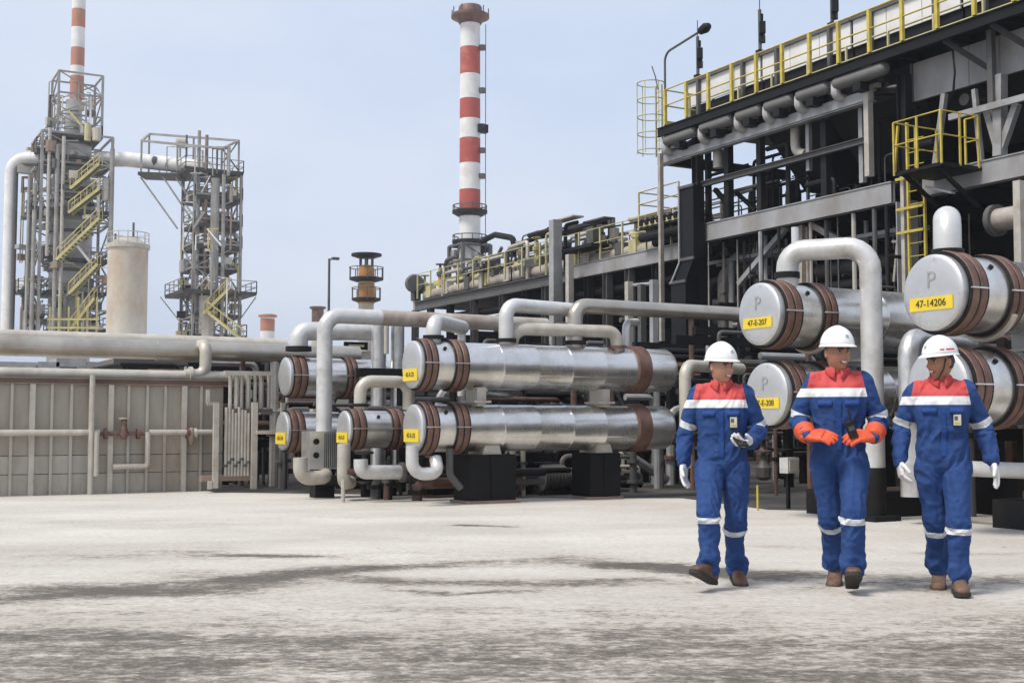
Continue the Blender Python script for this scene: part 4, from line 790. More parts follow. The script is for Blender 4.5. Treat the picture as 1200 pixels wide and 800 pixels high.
# tall light-grey post with small roof
v = vat(651, US - .6); t = thing('gantry_post', 'tall pale grey gantry post with a small flat roof above the low rack', 'gantry', (US - .6, v, 0))
MB().beam((US - .6, v, 0), (US - .6, v, zat(651, 258, US - .6)), .34, .3).build('post', M_steel, t); MB().beam((US - .6, v - .9, 0), (US - .6, v - .9, zat(660, 300, US - .6)), .2, .2).build('side_post', M_pale, t)
MB().box((US - .1, v + .1, zat(651, 255, US - .6)), (.45, 1.5, .05)).build('roof_sheet', M_pale, t); MB().box((US + .4, v - 1.1, zat(665, 257, US - .6)), (.4, 1.3, .05)).build('roof_sheet', M_mid, t)
for vv in (-1.1, 1.0): MB().beam((US + .9, v + vv, zr_), (US + .9, v + vv, zat(651, 257, US - .6)), .14, .14).build('leg', M_mid, t)
MB().box((US + .3, v - 1.0, zat(658, 283, US)), (.35, .4, .6)).build('cabinet', M_mid, t); MB().box((US - .1, v - 1.0, zat(655, 299, US)), (.7, 2.0, .10)).build('shelf', M_dark, t)
# dark sloping pipes and bent poles above the rack
def pole(name, label, pts, r_, m, cat='pipe'): pipe(name, label, [pu(x, y, US + .8) for x, y in pts], r_, m, bend=.3, n=8, cat=cat)
pole('sloping_pipe', 'dark bent gantry arm right of the chimney foot', [(564, 283), (580, 275), (602, 279), (602, 320)], .12, M_dark)
pole('sloping_pipe', 'dark sloping arm left of the pale gantry post', [(605, 287), (625, 280), (650, 265)], .1, M_dark)
pole('sloping_pipe', 'dark sloping arm right of the pale gantry post', [(628, 276), (668, 270), (710, 261)], .16, M_dark)
pole('sloping_pipe', 'thin dark pole with short arm left of the chimney foot', [(522, 362), (522, 305), (536, 300)], .09, M_mid)
pole('sloping_pipe', 'short dark Y-shaped pole beside the chimney foot', [(583, 318), (583, 300), (588, 290)], .07, M_mid)
pole('sloping_pipe', 'upright dark rod on the low rack left of the end platform', [(719, 300), (719, 255)], .06, M_mid)
mb = MB(); p = pu(486, 332, US + .2); tag(MB().lathe(p, (.4, 1, .1), [(-.6, .35), (.0, .42), (.9, .4), (1.2, .2)], 14).build('duct_end', M_mid), 'dark rounded duct end at the far left tip of the low rack', 'duct')
pole('rack_pipe', 'pale bent pipe leg at the far left tip of the low rack', [(500, 338), (488, 340), (488, 372)], .16, M_beige)

# added dark backdrop, stands in for the shade under rack and structure
sh = thing('dark_backdrop', 'added dark clad backdrop standing in for the shade under the structure', 'shed', (30, 30, 0))
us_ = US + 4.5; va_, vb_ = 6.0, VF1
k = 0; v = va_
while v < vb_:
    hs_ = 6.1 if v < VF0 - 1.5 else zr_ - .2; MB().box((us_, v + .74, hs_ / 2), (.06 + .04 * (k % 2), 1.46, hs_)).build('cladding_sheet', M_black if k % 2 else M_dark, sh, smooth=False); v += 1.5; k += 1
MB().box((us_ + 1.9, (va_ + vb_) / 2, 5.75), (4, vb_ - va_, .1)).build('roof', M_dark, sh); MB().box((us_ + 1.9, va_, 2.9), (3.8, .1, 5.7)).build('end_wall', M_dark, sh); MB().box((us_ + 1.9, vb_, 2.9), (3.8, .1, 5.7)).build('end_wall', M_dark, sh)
manifold('dark standing pipes below the low rack', US - 2.5, US + 3.5, 30.0, 46.0, 4.6, 70, 31, [M_dark, M_mid, M_steel, M_mid, M_dark])
manifold('dark standing pipes under the tall structure', US - 1.0, US + 3.8, 14.0, 29.0, 5.2, 70, 32, [M_dark, M_dark, M_mid, M_steel])
# two pale posts beside the black duct
for k, (x, y0) in enumerate(((737, 330), (766, 328), (752, 333))):
    p = pu(x, y0, 18.5); tag(MB().beam((18.5, p.y, 0), p, .17, .15).build('steel_post', (M_pale, M_steel, M_mid)[k]), ('pale upright post behind the long silver run, left one', 'grey upright post left of the black duct', 'darker upright post between two pale ones left of black duct')[k], 'post')
pipe('cross_pipe', 'thin grey pipe joining the upright posts left of the black duct', [pu(735, 335, 18.6), pu(770, 332, 18.6)], .05, M_steel, n=8)
# extra small bore lines, trays and drips that crowd the structure
cl = thing('cable_tray', 'dark ladder cable tray hung under the grey girder', 'cable tray', (US + .9, 24, zg - .9))
for uo in (.7, 1.15): MB().beam((US + uo, vat(1050), zg - .75), (US + uo, VB0, zg - .75), .03, .10).build('side_rail', M_steel, cl)
for v in np.arange(vat(1050), VB0, .6): MB().beam((US + .7, v, zg - .75), (US + 1.15, v, zg - .75), .03, .03).build('rung', M_mid, cl)
rnd = random.Random(77)
sb = thing('small_bore_lines', 'bundle of thin grey lines hanging in the shade below the girder', 'pipe bundle', (US + .5, 24, 0))
for k in range(46):
    v = rnd.uniform(vat(1052), vat(822)); u = US + rnd.uniform(-.2, 2.6); z0 = rnd.uniform(1.5, 4.0); r_ = rnd.choice((.02, .03, .045, .06)); m_ = rnd.choice((M_steel, M_mid, M_mid, M_dark, M_pale, M_beige))
    MB().tube(fillet([(u, v, zg - .3), (u, v, z0), (u + rnd.uniform(-.3, .6), v + rnd.choice((-1, 1)) * rnd.uniform(.3, 1.6), z0)], .12, 4), r_, 7).build('line', m_, sb)
    if k % 3 == 0: MB().box((u, v, rnd.uniform(z0, zg - .5)), (.16, .22, .3)).build('junction', rnd.choice((M_mid, M_steel, M_dark)), sb)
ub = thing('small_bore_lines', 'thin grey lines and brackets crowding the level above the girder', 'pipe bundle', (US + .5, 24, zg))
for k in range(40):
    v = rnd.uniform(vat(1030), vat(800)); u = US + rnd.uniform(.3, 3.0); z1 = rnd.uniform(zg + .7, zat(1029, 111) - .2); r_ = rnd.choice((.02, .03, .05, .07)); m_ = rnd.choice((M_mid, M_mid, M_dark, M_dark, M_steel))
    MB().tube(fillet([(u, v, zg + .15), (u, v, z1), (u, v + rnd.choice((-1, 1)) * rnd.uniform(.3, 1.8), z1)], .12, 4), r_, 7).build('line', m_, ub)
for k in range(22):
    v = rnd.uniform(vat(1040), vat(785)); MB().box((US - .2 + rnd.uniform(-.2, .4), v, rnd.uniform(zl + .2, zw - .35)), (rnd.uniform(.1, .3), rnd.uniform(.1, .4), rnd.uniform(.1, .3))).build('bracket', rnd.choice((M_dark, M_mid, M_hdr, M_pale)), ub)
rk2 = thing('small_bore_lines', 'thin pale lines and brackets crowding the top of the low rack', 'pipe bundle', (US + 1, 38, zr_))
for k in range(110):
    x = rnd.uniform(495, 795); v = vat(x); u = US + rnd.uniform(.1, 3); z1 = zr_ + rnd.uniform(.6, 1.9); r_ = rnd.choice((.03, .05, .07, .09)); m_ = rnd.choice((M_mid, M_steel, M_pale, M_paley, M_beige, M_dark))
    MB().tube(fillet([(u, v, zr_), (u, v, z1), (u + rnd.uniform(-.4, .4), v + rnd.choice((-1, 1)) * rnd.uniform(.4, 2.2), z1)], .15, 4), r_, 7).build('line', m_, rk2)
    if k % 2 == 0: MB().box((u, v, zr_ + rnd.uniform(.4, 1.2)), (rnd.uniform(.2, .5), rnd.uniform(.2, .7), rnd.uniform(.15, .5))).build('junction', rnd.choice((M_mid, M_steel, M_pale, M_paley, M_dark)), rk2)

# ================================================================ far background
def banded_stack(label, x, d, ys, mats, w0, w1, n=20):
    """chimney: one mesh per painted band, then its fittings"""
    base = pd(x, 495, d); t = thing('chimney_stack', label, 'chimney', (base.x, base.y, 0)); zs = [pd(x, y, d).z for y in ys]; H = zs[0]
    for i in range(len(ys) - 1):
        def rad(z): return (w1 + (w0 - w1) * z / H) * d / 1450 / 2
        MB().lathe((base.x, base.y, zs[i + 1]), (0, 0, 1), [(0.01, rad(zs[i + 1])), (zs[i] - zs[i + 1] - .01, rad(zs[i]))], n).build('band', mats[i], t)
    return t, base
DC = 105.0
t, bs = banded_stack('tall red and white banded chimney in the middle of the sky', 550, DC, (29, 57, 88, 117, 140, 163, 192, 223, 248, 284, 330), (M_swhite, M_red, M_swhite, M_red, M_swhite, M_red, M_swhite, M_red, M_swhite, M_swhite), 24, 27)
s = DC / 1450
def zc(y): return pd(550, y, DC).z
MB().lathe((bs.x, bs.y, zc(29)), (0, 0, 1), [(0, 13 * s), (5 * s, 16 * s), (8 * s, 23 * s), (11 * s, 23 * s), (11 * s, 15 * s), (20 * s, 14 * s), (22 * s, 13 * s)], 20).build('rim_gallery', M_rust, t)
for k in range(10):
    a_ = 2 * math.pi * k / 10; p = V(bs.x + 22 * s * math.cos(a_), bs.y + 22 * s * math.sin(a_), zc(18)); MB().beam(p, p + V(0, 0, 7 * s), .07, .07).build('gallery_post', M_mid, t)
for y in (250, 285):
    MB().lathe((bs.x, bs.y, zc(y)), (0, 0, 1), [(-4 * s, 14 * s), (0, 21 * s), (3 * s, 21 * s), (3 * s, 13 * s)], 20).build('gallery', M_dark, t)
    for k in range(10): a_ = 2 * math.pi * k / 10; p = V(bs.x + 20 * s * math.cos(a_), bs.y + 20 * s * math.sin(a_), zc(y)); MB().beam(p, p + V(0, 0, 9 * s), .06, .06).build('gallery_post', M_mid, t)
    MB().tube([V(bs.x + 20 * s * math.cos(a_), bs.y + 20 * s * math.sin(a_), zc(y) + 9 * s) for a_ in np.linspace(0, 6.283, 21)], .05, 6).build('gallery_rail', M_mid, t)
lx = bs + _r * 14.5 * s - _h * 4 * s
for o_ in (-.3, .3): MB().beam((lx.x + _r.x * o_, lx.y + _r.y * o_, zc(325)), (lx.x + _r.x * o_, lx.y + _r.y * o_, zc(30)), .05, .05).build('ladder_stile', M_mid, t)
for y in (60, 110, 152, 180, 210): MB().lathe((lx.x, lx.y, zc(y)), (0, 0, 1), [(0, .3), (.4, .32)], 8).build('cage_ring', M_mid, t)
MB().box((lx.x, lx.y, zc(152)), (.9, .6, .7)).build('aviation_light', M_dark, t)
# truss foot of the chimney
def frame_tower(t, c, W, z0, z1, nlev, r, m, rot=0.0, xb=True):
    cs = [V(c[0], c[1], 0) + Matrix.Rotation(rot, 3, 'Z') @ V(i * W / 2, j * W / 2, 0) for i, j in ((-1, -1), (1, -1), (1, 1), (-1, 1))]
    for p in cs: MB().beam((p.x, p.y, z0), (p.x, p.y, z1), r * 2, r * 2).build('column', m, t)
    for k in range(nlev + 1):
        z = z0 + (z1 - z0) * k / nlev
        for i in range(4):
            a, b = cs[i], cs[(i + 1) % 4]; MB().beam((a.x, a.y, z), (b.x, b.y, z), r * 1.4, r * 1.4).build('cross_beam', m, t)
            if xb and k < nlev:
                zz = z0 + (z1 - z0) * (k + 1) / nlev; p, q = (a, b) if (k + i) % 2 else (b, a); MB().beam((p.x, p.y, z), (q.x, q.y, zz), r, r).build('brace', m, t)
    return cs
ft = t; frame_tower(ft, (bs.x, bs.y), 2.6, zc(345), zc(288), 3, .14, M_mid)
for k in range(14):
    y = 292 + k * 4; a_ = k * 2.3; MB().box((bs.x + 1.2 * math.cos(a_), bs.y + 1.2 * math.sin(a_), zc(y)), (random.uniform(.3, .9), random.uniform(.3, .9), random.uniform(.3, .8))).build('fitting', random.choice((M_mid, M_steel, M_pale, M_dark)), ft)

DT = 120.0; sT = DT / 1450
def zt_(y, x=80): return pd(x, y, DT).z
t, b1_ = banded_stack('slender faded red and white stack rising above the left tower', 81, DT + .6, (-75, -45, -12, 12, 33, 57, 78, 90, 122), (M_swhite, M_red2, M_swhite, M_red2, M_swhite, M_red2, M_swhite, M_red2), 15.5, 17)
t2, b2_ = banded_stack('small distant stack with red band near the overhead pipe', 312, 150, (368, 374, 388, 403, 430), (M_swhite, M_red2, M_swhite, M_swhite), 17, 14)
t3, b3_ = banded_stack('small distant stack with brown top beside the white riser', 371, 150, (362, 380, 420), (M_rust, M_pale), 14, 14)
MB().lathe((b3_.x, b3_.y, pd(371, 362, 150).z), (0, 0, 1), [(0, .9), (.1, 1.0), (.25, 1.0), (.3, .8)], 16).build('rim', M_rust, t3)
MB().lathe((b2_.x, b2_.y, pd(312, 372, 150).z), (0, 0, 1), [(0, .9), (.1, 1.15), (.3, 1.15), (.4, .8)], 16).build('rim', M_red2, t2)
# left process tower
M_vess = mat('pale_vessel_jacket', (0.52, 0.505, 0.48), 0.5, 0.3, 0.2, 0.5, 0, 1, (0.36, 0.31, 0.26), 0.35, 0.3); tc_ = pd(78, 495, DT); T1 = thing('process_tower', 'tall steel-framed process tower with yellow stairs at far left', 'tower', (tc_.x, tc_.y, 0))
MB().lathe((tc_.x, tc_.y, 0), (0, 0, 1), [(0, 24 * sT), (zt_(215), 24 * sT), (zt_(200), 20 * sT), (zt_(172), 20 * sT), (zt_(160), 10 * sT), (zt_(118), 9 * sT)], 28).build('vessel', M_vess, T1)
for y in (350, 320, 275, 240, 190): MB().lathe((tc_.x, tc_.y, zt_(y)), (0, 0, 1), [(0, 23 * sT), (.02, 25.5 * sT), (.3, 25.5 * sT), (.32, 23 * sT)], 28).build('ring_stiffener', M_mid, T1)
def tower_frame_px(T, x0, x1, y0, y1, nlev, r, m, rot=None, d=DT):
    W = (x1 - x0) * d / 1450 / 1.36; c_ = pd((x0 + x1) / 2, 495, d); return frame_tower(T, (c_.x, c_.y), W, pd(x0, y1, d).z, pd(x0, y0, d).z, nlev, r, m)
tower_frame_px(T1, 48, 115, 92, 165, 3, .11, M_far); tower_frame_px(T1, 24, 130, 165, 400, 7, .13, M_far)
M_plat = mat('platform_steel', (0.055, 0.052, 0.048), 0.7, 0.0, 0.3, 1.0)
def platform(T, x0, x1, y, d=DT, rail=M_paley, hgt=1.1, depth=None, m=None):
    a = pd(x0, y, d); W = (x1 - x0) * d / 1450 / 1.36; c_ = pd((x0 + x1) / 2, 495, d); z = pd((x0 + x1) / 2, y, d).z
    pl = MB().box((c_.x, c_.y, z), (W, depth or W, .34)).build('platform', m or M_plat, T); D_ = depth or W
    P = [(c_.x - W / 2, c_.y - D_ / 2, z), (c_.x + W / 2, c_.y - D_ / 2, z), (c_.x + W / 2, c_.y + D_ / 2, z), (c_.x - W / 2, c_.y + D_ / 2, z), (c_.x - W / 2, c_.y - D_ / 2, z)]
    mb = MB()
    for p, q in zip(P[:-1], P[1:]):
        p, q = V(*p), V(*q)
        for h_ in (.55, 1.1): mb.beam(p + V(0, 0, h_ * hgt), q + V(0, 0, h_ * hgt), .07, .07)
        for k in range(max(2, int((q - p).length / 1.6)) + 1): r_ = p.lerp(q, k / max(2, int((q - p).length / 1.6))); mb.beam(r_, r_ + V(0, 0, 1.1 * hgt), .08, .08)
    mb.build('guard_rail', rail, pl)
for x0, x1, y in ((38, 116, 165), (30, 128, 196), (48, 130, 226), (12, 130, 253), (40, 128, 308), (36, 126, 346), (44, 126, 388)): platform(T1, x0, x1, y, rail=M_far)
for x0, x1, y, rm in ((12, 46, 343, M_paley), (25, 50, 372, M_pale), (30, 60, 178, M_rustbeam), (36, 62, 300, M_pale)):
    platform(T1, x0, x1, y, DT - 3, rm)
def stair(T, x0, y0, x1, y1, d, m=M_fary):
    a, b = pd(x0, y0, d), pd(x1, y1, d); n_ = 14; st = MB(); off = _h * .45
    for o_ in (-off, off): st.beam(a + o_, b + o_, .1, .26); st.beam(a + o_ + V(0, 0, 1), b + o_ + V(0, 0, 1), .09, .09); [st.beam(a.lerp(b, k / 5) + o_, a.lerp(b, k / 5) + o_ + V(0, 0, 1), .07, .07) for k in range(6)]
    s_ = st.build('stair', m, T); tr = MB()
    for k in range(n_): tr.box(a.lerp(b, (k + .5) / n_), (.35, .9, .06), Matrix.Rotation(-YAW, 3, 'Z'))
    tr.build('tread', M_mid, s_)
for k, (y0, y1, x0, x1) in enumerate(((222, 193, 84, 118), (250, 222, 82, 118), (305, 256, 68, 118), (345, 310, 82, 116), (387, 350, 84, 112))): stair(T1, x0, y0, x1, y1, DT - 5.2)
for x, y0, y1, r_, m in ((60, 170, 395, .2, M_far), (67, 160, 395, .17, M_pale), (34, 215, 390, .2, M_far), (125, 175, 390, .22, M_far), (27, 205, 390, .14, M_far), (50, 150, 300, .16, M_pale), (106, 150, 165, .4, M_cream), (95, 145, 165, .3, M_paley), (52, 165, 178, .5, M_rustbeam), (118, 210, 235, .35, M_pale)):
    p = pd(x, 495, DT - 4.6); MB().tube([(p.x, p.y, pd(x, y1, DT - 4.6).z), (p.x, p.y, pd(x, y0, DT - 4.6).z)], r_, 10).build('riser', m, T1)
rnd = random.Random(5)
for k in range(90):
    x, y = rnd.uniform(26, 124), rnd.uniform(100 if k < 25 else 170, 395)
    if k < 25: x = rnd.uniform(56, 108)
    p = pd(x, y, DT + rnd.uniform(-5, 3)); MB().box(p, (rnd.uniform(.3, 1.5), rnd.uniform(.3, 1.2), rnd.uniform(.2, 1.0)), Matrix.Rotation(rnd.uniform(0, 1.5), 3, 'Z')).build('fitting', rnd.choice((M_mid, M_steel, M_pale, M_paley, M_dark, M_rustbeam, M_mid)), T1)
for k in range(6):   # yellow guards near the foot
    x = 58 + k * 11; p = pd(x, 392, DT - 6); MB().beam(p, p + V(0, 0, 2.6 + .9 * (k % 2)), .14, .14).build('guard_post', M_fary, T1)
for y in (392, 384, 374): MB().beam(pd(56, y, DT - 6), pd(116, y, DT - 6), .12, .16 + .3 * (y > 390)).build('guard_rail', M_fary, T1)
# ducts
pipe('big_duct', 'wide white duct hooking down along the left side of the tower', [pd(62, 186, DT - 2), pd(14, 186, DT - 2), V(pd(14, 186, DT - 2).x, pd(14, 186, DT - 2).y, pd(14, 400, DT - 2).z)], .62, M_swhite, bend=1.4, seams=4, n=18)
pipe('side_pipe', 'dark thinner pipe beside the wide white duct at far left', [pd(45, 192, DT - 3), pd(19, 192, DT - 3), V(pd(19, 192, DT - 3).x, pd(19, 192, DT - 3).y, pd(19, 400, DT - 3).z)], .22, M_mid, bend=.8, n=10)
pipe('big_duct', 'wide white duct bridging the left tower to the smaller tower', [pd(112, 187, DT), pd(150, 187, DT), pd(240, 197, DT)], .72, M_swhite, bend=2, seams=2.5, n=18)
# silo
sp = pd(146, 495, 100); sl = thing('storage_silo', 'cream rust-stained cylindrical silo between the two towers', 'silo', (sp.x, sp.y, 0)); s1_ = 100 / 1450
def z1c(y): return pd(146, y, 100).z
MB().lathe((sp.x, sp.y, 0), (0, 0, 1), [(0, 23 * s1_), (z1c(292), 23 * s1_)], 32).build('shell', M_cream, sl)
MB().lathe((sp.x, sp.y, z1c(292)), (0, 0, 1), [(0, 23 * s1_), (.02, 25 * s1_), (.35, 25 * s1_), (.4, 21 * s1_), (.9, 12 * s1_), (1.1, .2)], 32).build('roof', M_pale, sl)
mb = MB()
for k in range(14): a_ = 6.283 * k / 14; p = V(sp.x + 24 * s1_ * math.cos(a_), sp.y + 24 * s1_ * math.sin(a_), z1c(288)); mb.beam(p, p + V(0, 0, 1.0), .06, .06); q = V(sp.x + 24 * s1_ * math.cos(a_ + .449), sp.y + 24 * s1_ * math.sin(a_ + .449), z1c(288)); mb.beam(p + V(0, 0, 1), q + V(0, 0, 1), .06, .06); mb.beam(p + V(0, 0, .5), q + V(0, 0, .5), .05, .05)
mb.build('guard_rail', M_pale, sl)
for x, y in ((156, 262), (135, 275)): p = pd(x, 290, 99.5); MB().tube([(p.x, p.y, z1c(289)), (p.x, p.y, z1c(y))], .09, 8).build('vent', M_mid, sl)
# second tower
T2 = thing('access_tower', 'open steel access tower with stacked platforms right of the silo', 'tower', tuple(pd(244, 495, DT).xy) + (0,))
tower_frame_px(T2, 207, 281, 205, 402, 7, .13, M_far); tower_frame_px(T2, 166, 281, 160, 203, 1, .13, M_mid, xb=False) if False else None
for x0, x1, y in ((207, 283, 237), (207, 283, 268), (207, 283, 293), (207, 280, 318), (186, 302, 346), (207, 283, 372), (207, 290, 396)): platform(T2, x0, x1, y, DT, M_far)
platform(T2, 192, 284, 206, DT, M_far)
a, b = pd(166, 206, DT), pd(215, 208, DT); MB().beam(a, b, 2.6, .3).build('bridge_deck', M_plat, T2)
c0, c1, c2, c3 = pd(175, 157, DT + 2.0), pd(280, 165, DT), pd(166, 165, DT - 2.0), pd(260, 174, DT - 3)
for p, q in ((c0, c1), (c2, c3), (c0, c2), (c1, c3)): MB().beam(p, q, .2, .2).build('top_beam', M_far, T2)
for p, y in ((c0, 204), (c1, 204), (c2, 206), (c3, 206), (c0.lerp(c1, .5), 204), (c2.lerp(c3, .45), 206)): MB().beam(p, V(p.x, p.y, pd(220, y, DT).z), .17, .17).build('top_post', M_far, T2)
for p, q in ((c0, c3), (c1, c2)): pass
MB().beam(c1, V(c3.x, c3.y, pd(240, 200, DT).z), .1, .1).build('brace', M_mid, T2); MB().beam(c3, V(c1.x, c1.y, pd(240, 200, DT).z), .1, .1).build('brace', M_mid, T2)
for x0, y0, x1, y1 in ((165, 208, 208, 268), (190, 206, 225, 258), (205, 207, 240, 258)): MB().beam(pd(x0, y0, DT - 1), pd(x1, y1, DT - 1), .16, .16).build('brace', M_far, T2)
for x0, y0, x1, y1 in ((188, 348, 210, 376), (300, 348, 280, 376)): MB().beam(pd(x0, y0, DT - 1), pd(x1, y1, DT - 1), .1, .1).build('brace', M_far, T2)
stair(T2, 240, 368, 270, 338, DT - 3.6); stair(T2, 244, 366, 284, 398, DT - 3.8)
MB().box(pd(246, 366, DT - 3.7), (1.2, 1.0, .2)).build('stair_landing', M_fary, T2); MB().box(pd(283, 396, DT - 3.7), (.9, .8, .2)).build('stair_landing', M_fary, T2)
for x, y0, y1, r_, m in ((228, 160, 400, .16, M_far), (237, 165, 400, .16, M_rustbeam), (258, 210, 400, .18, M_far), (226, 318, 372, .3, M_pale), (248, 215, 345, .42, M_far), (240, 350, 402, .8, M_pale), (213, 165, 190, .1, M_mid)):
    p = pd(x, 495, DT - 2.4); MB().tube([(p.x, p.y, pd(x, y1, DT).z), (p.x, p.y, pd(x, y0, DT).z)], r_, 10).build('riser', m, T2)
for x, y, w_, m in ((190, 190, 2.2, M_mid), (213, 168, 1.2, M_pale), (200, 193, 1.5, M_dark), (222, 196, 1.6, M_beige), (236, 192, 1.2, M_pale)): MB().lathe(pd(x, y, DT), (1, 0, 0), [(-w_ * .5, .2), (-w_ * .4, .5), (w_ * .4, .5), (w_ * .5, .2)], 12).build('drum', m, T2)
for k in range(60):
    x, y = rnd.uniform(212, 276), rnd.choice((237, 268, 293, 318, 345, 372, 396)) - rnd.uniform(2, 14); MB().box(pd(x, y, DT + rnd.uniform(-2, 2)), (rnd.uniform(.3, 1.3), rnd.uniform(.3, 1), rnd.uniform(.3, 1.2))).build('fitting', rnd.choice((M_mid, M_steel, M_pale, M_dark, M_paley)), T2)
# small flare-like tower with orange head
fp = pd(428, 495, 90); FT = thing('vent_tower', 'small vent tower with orange drum and round platforms', 'tower', (fp.x, fp.y, 0)); s9 = 90 / 1450
def z9(y): return pd(428, y, 90).z
MB().lathe((fp.x, fp.y, z9(420)), (0, 0, 1), [(0, 9 * s9), (z9(340) - z9(420), 9 * s9), (z9(327) - z9(420), 9.5 * s9)], 18).build('shaft', M_pale, FT)
MB().lathe((fp.x, fp.y, z9(356)), (0, 0, 1), [(0, 9.5 * s9), (.2, 11 * s9), (1.4, 10 * s9), (1.6, 9 * s9)], 18).build('drum', M_orange, FT)
MB().lathe((fp.x, fp.y, z9(327)), (0, 0, 1), [(0, 9 * s9), (.1, 9.5 * s9), (.8, 9.5 * s9), (1.0, 7 * s9)], 18).build('drum', M_orange, FT)
for y, w_ in ((300, 18), (328, 20), (352, 17)): MB().lathe((fp.x, fp.y, z9(y)), (0, 0, 1), [(-.15, w_ * .6 * s9), (0, w_ * s9), (.15, w_ * s9), (.15, .3)], 18).build('platform', M_dark, FT)
for k in range(6): a_ = 1.047 * k; p = V(fp.x + 8 * s9 * math.cos(a_), fp.y + 8 * s9 * math.sin(a_), z9(316)); MB().beam(p, V(p.x, p.y, z9(300)), .1, .1).build('post', M_mid, FT)
mb = MB()
for y, w_ in ((328, 20), (352, 17)):
    for k in range(10): a_ = .628 * k; p = V(fp.x + w_ * s9 * math.cos(a_), fp.y + w_ * s9 * math.sin(a_), z9(y)); mb.beam(p, p + V(0, 0, .9), .05, .05)
    mb.tube([V(fp.x + w_ * s9 * math.cos(a_), fp.y + w_ * s9 * math.sin(a_), z9(y) + .9) for a_ in np.linspace(0, 6.283, 21)], .035, 6)
mb.build('guard_rail', M_mid, FT); MB().box((fp.x, fp.y, z9(375)), (2.6, 2.2, .5)).build('yellow_cradle', M_yellow, FT)
# lamp pole
lp_ = pd(384, 495, 60); t = thing('lamp_post', 'thin lonely lamp pole left of the vent tower', 'lamp', (lp_.x, lp_.y, 0)); z6 = pd(384, 303, 60).z
MB().tube([(lp_.x, lp_.y, 0), (lp_.x, lp_.y, z6)], [.09, .06], 8).build('pole', M_mid, t); e_ = V(lp_.x, lp_.y, z6) + _r * .3; MB().tube([(lp_.x, lp_.y, z6 - .05), e_], .04, 6).build('arm', M_mid, t); MB().box(e_, (.35, .2, .12)).build('lamp_head', M_mid, t)
# yellow-lettered board above the leftmost exchangers
q = pv(418, 405, 24); bd = thing('notice_board', 'dark framed board on a cream housing above the leftmost exchangers', 'board', (q.x, 24, 0))
MB().box((q.x - .1, 24.25, 1.3), (1.6, .3, 2.6)).build('housing', M_cream, bd); MB().box((q.x, 24.05, q.z), (.52, .05, .16)).build('frame', M_black, bd); MB().box((q.x, 24.02, q.z), (.34, .03, .05)).build('plate', M_paley, bd); MB().box((q.x + .1, 24.0, pv(418, 390, 24).z), (.9, .2, .14)).build('lintel', M_mid, bd)
# thin lines, ladders and brackets that crowd both towers
rnd = random.Random(99)
def crowd(T, x0, x1, ys, n, d, ytop):
    for k in range(n):
        x = rnd.uniform(x0, x1); y0 = rnd.choice(ys); y1 = max(y0 - rnd.uniform(14, 60), ytop); dd = d + rnd.uniform(-4.4, 2.5); p = pd(x, y0, dd); q = V(p.x, p.y, pd(x, y1, dd).z); m_ = rnd.choice((M_far, M_far, M_pale, M_mid, M_fary, M_swhite, M_rustbeam)); r_ = rnd.choice((.05, .07, .10, .16))
        if rnd.random() < .65: MB().tube([p, q, q + _r * rnd.uniform(.2, 1.2) * (1 if x < (x0 + x1) / 2 else -1)], r_, 6).build('line', m_, T)
        else: e = p + _r * rnd.uniform(.6, 1.5) * (1 if x < (x0 + x1) / 2 else -1); MB().beam(p, V(e.x, e.y, p.z + rnd.choice((0, 0, 1.6, -1.6))), r_ * 1.3, r_ * 1.3).build('strut', m_, T)
crowd(T1, 22, 128, (395, 388, 346, 308, 253, 226), 130, DT, 168); crowd(T1, 55, 108, (165, 150, 130), 34, DT, 96); crowd(T2, 210, 280, (396, 372, 346, 318, 293, 268, 237), 80, DT, 208); crowd(T2, 175, 276, (206, 203), 22, DT, 172)

# ================================================================ people
def fabric(name, col, var=0.12):
    m = mat(name, col, 0.82, 0.0, var, 5.0, 0.35, 38.0, tuple(c * 0.72 for c in col), 0.25, 3.0, spec=0.25); return m
M_blue = fabric('blue_coverall', (0.020, 0.062, 0.225)); M_fred = fabric('red_yoke_fabric', (0.55, 0.08, 0.078)); M_fwhite = fabric('white_band_fabric', (0.80, 0.80, 0.80), .06)
M_refl = mat('reflective_tape', (0.62, 0.63, 0.62), 0.4, 0.2, 0.12, 9.0, .1, 60)
M_skin = mat('skin', (0.50, 0.275, 0.185), 0.5, 0.0, 0.10, 9.0, 0.05, 60.0, spec=0.4); M_lip = mat('lips', (0.30, 0.10, 0.08), 0.45, 0, .1); M_hair = mat('dark_hair', (0.012, 0.010, 0.009), 0.5, 0, .3)
M_eye = mat('eye_white', (0.7, 0.68, 0.65), 0.25, 0, .05); M_iris = mat('iris', (0.02, 0.012, 0.008), 0.2, 0, .1); M_teeth = mat('teeth', (0.78, 0.75, 0.68), 0.3, 0, .05)
M_helm = mat('white_helmet_plastic', (0.80, 0.80, 0.79), 0.28, 0, .03, 4.0, coat=.2); M_gwhite = mat('white_glove', (0.74, 0.73, 0.71), .8, 0, .1, 9, .3, 60); M_gorange = mat('orange_glove', (0.72, 0.10, 0.03), .6, 0, .18, 9, .3, 40, (0.45, 0.06, 0.03), .4, 5)
M_boot = mat('brown_boot_leather', (0.105, 0.05, 0.027), .55, 0, .3, 9, .3, 40, (0.20, 0.13, 0.09), .4, 5); M_sole = mat('dark_boot_sole', (0.028, 0.024, 0.022), .8, 0, .3, 9)
M_bdark = mat('black_plastic', (0.012, 0.012, 0.013), .4, 0, .2); M_badge = mat('badge_card', (0.62, 0.60, 0.48), .4, 0, .12, 12)

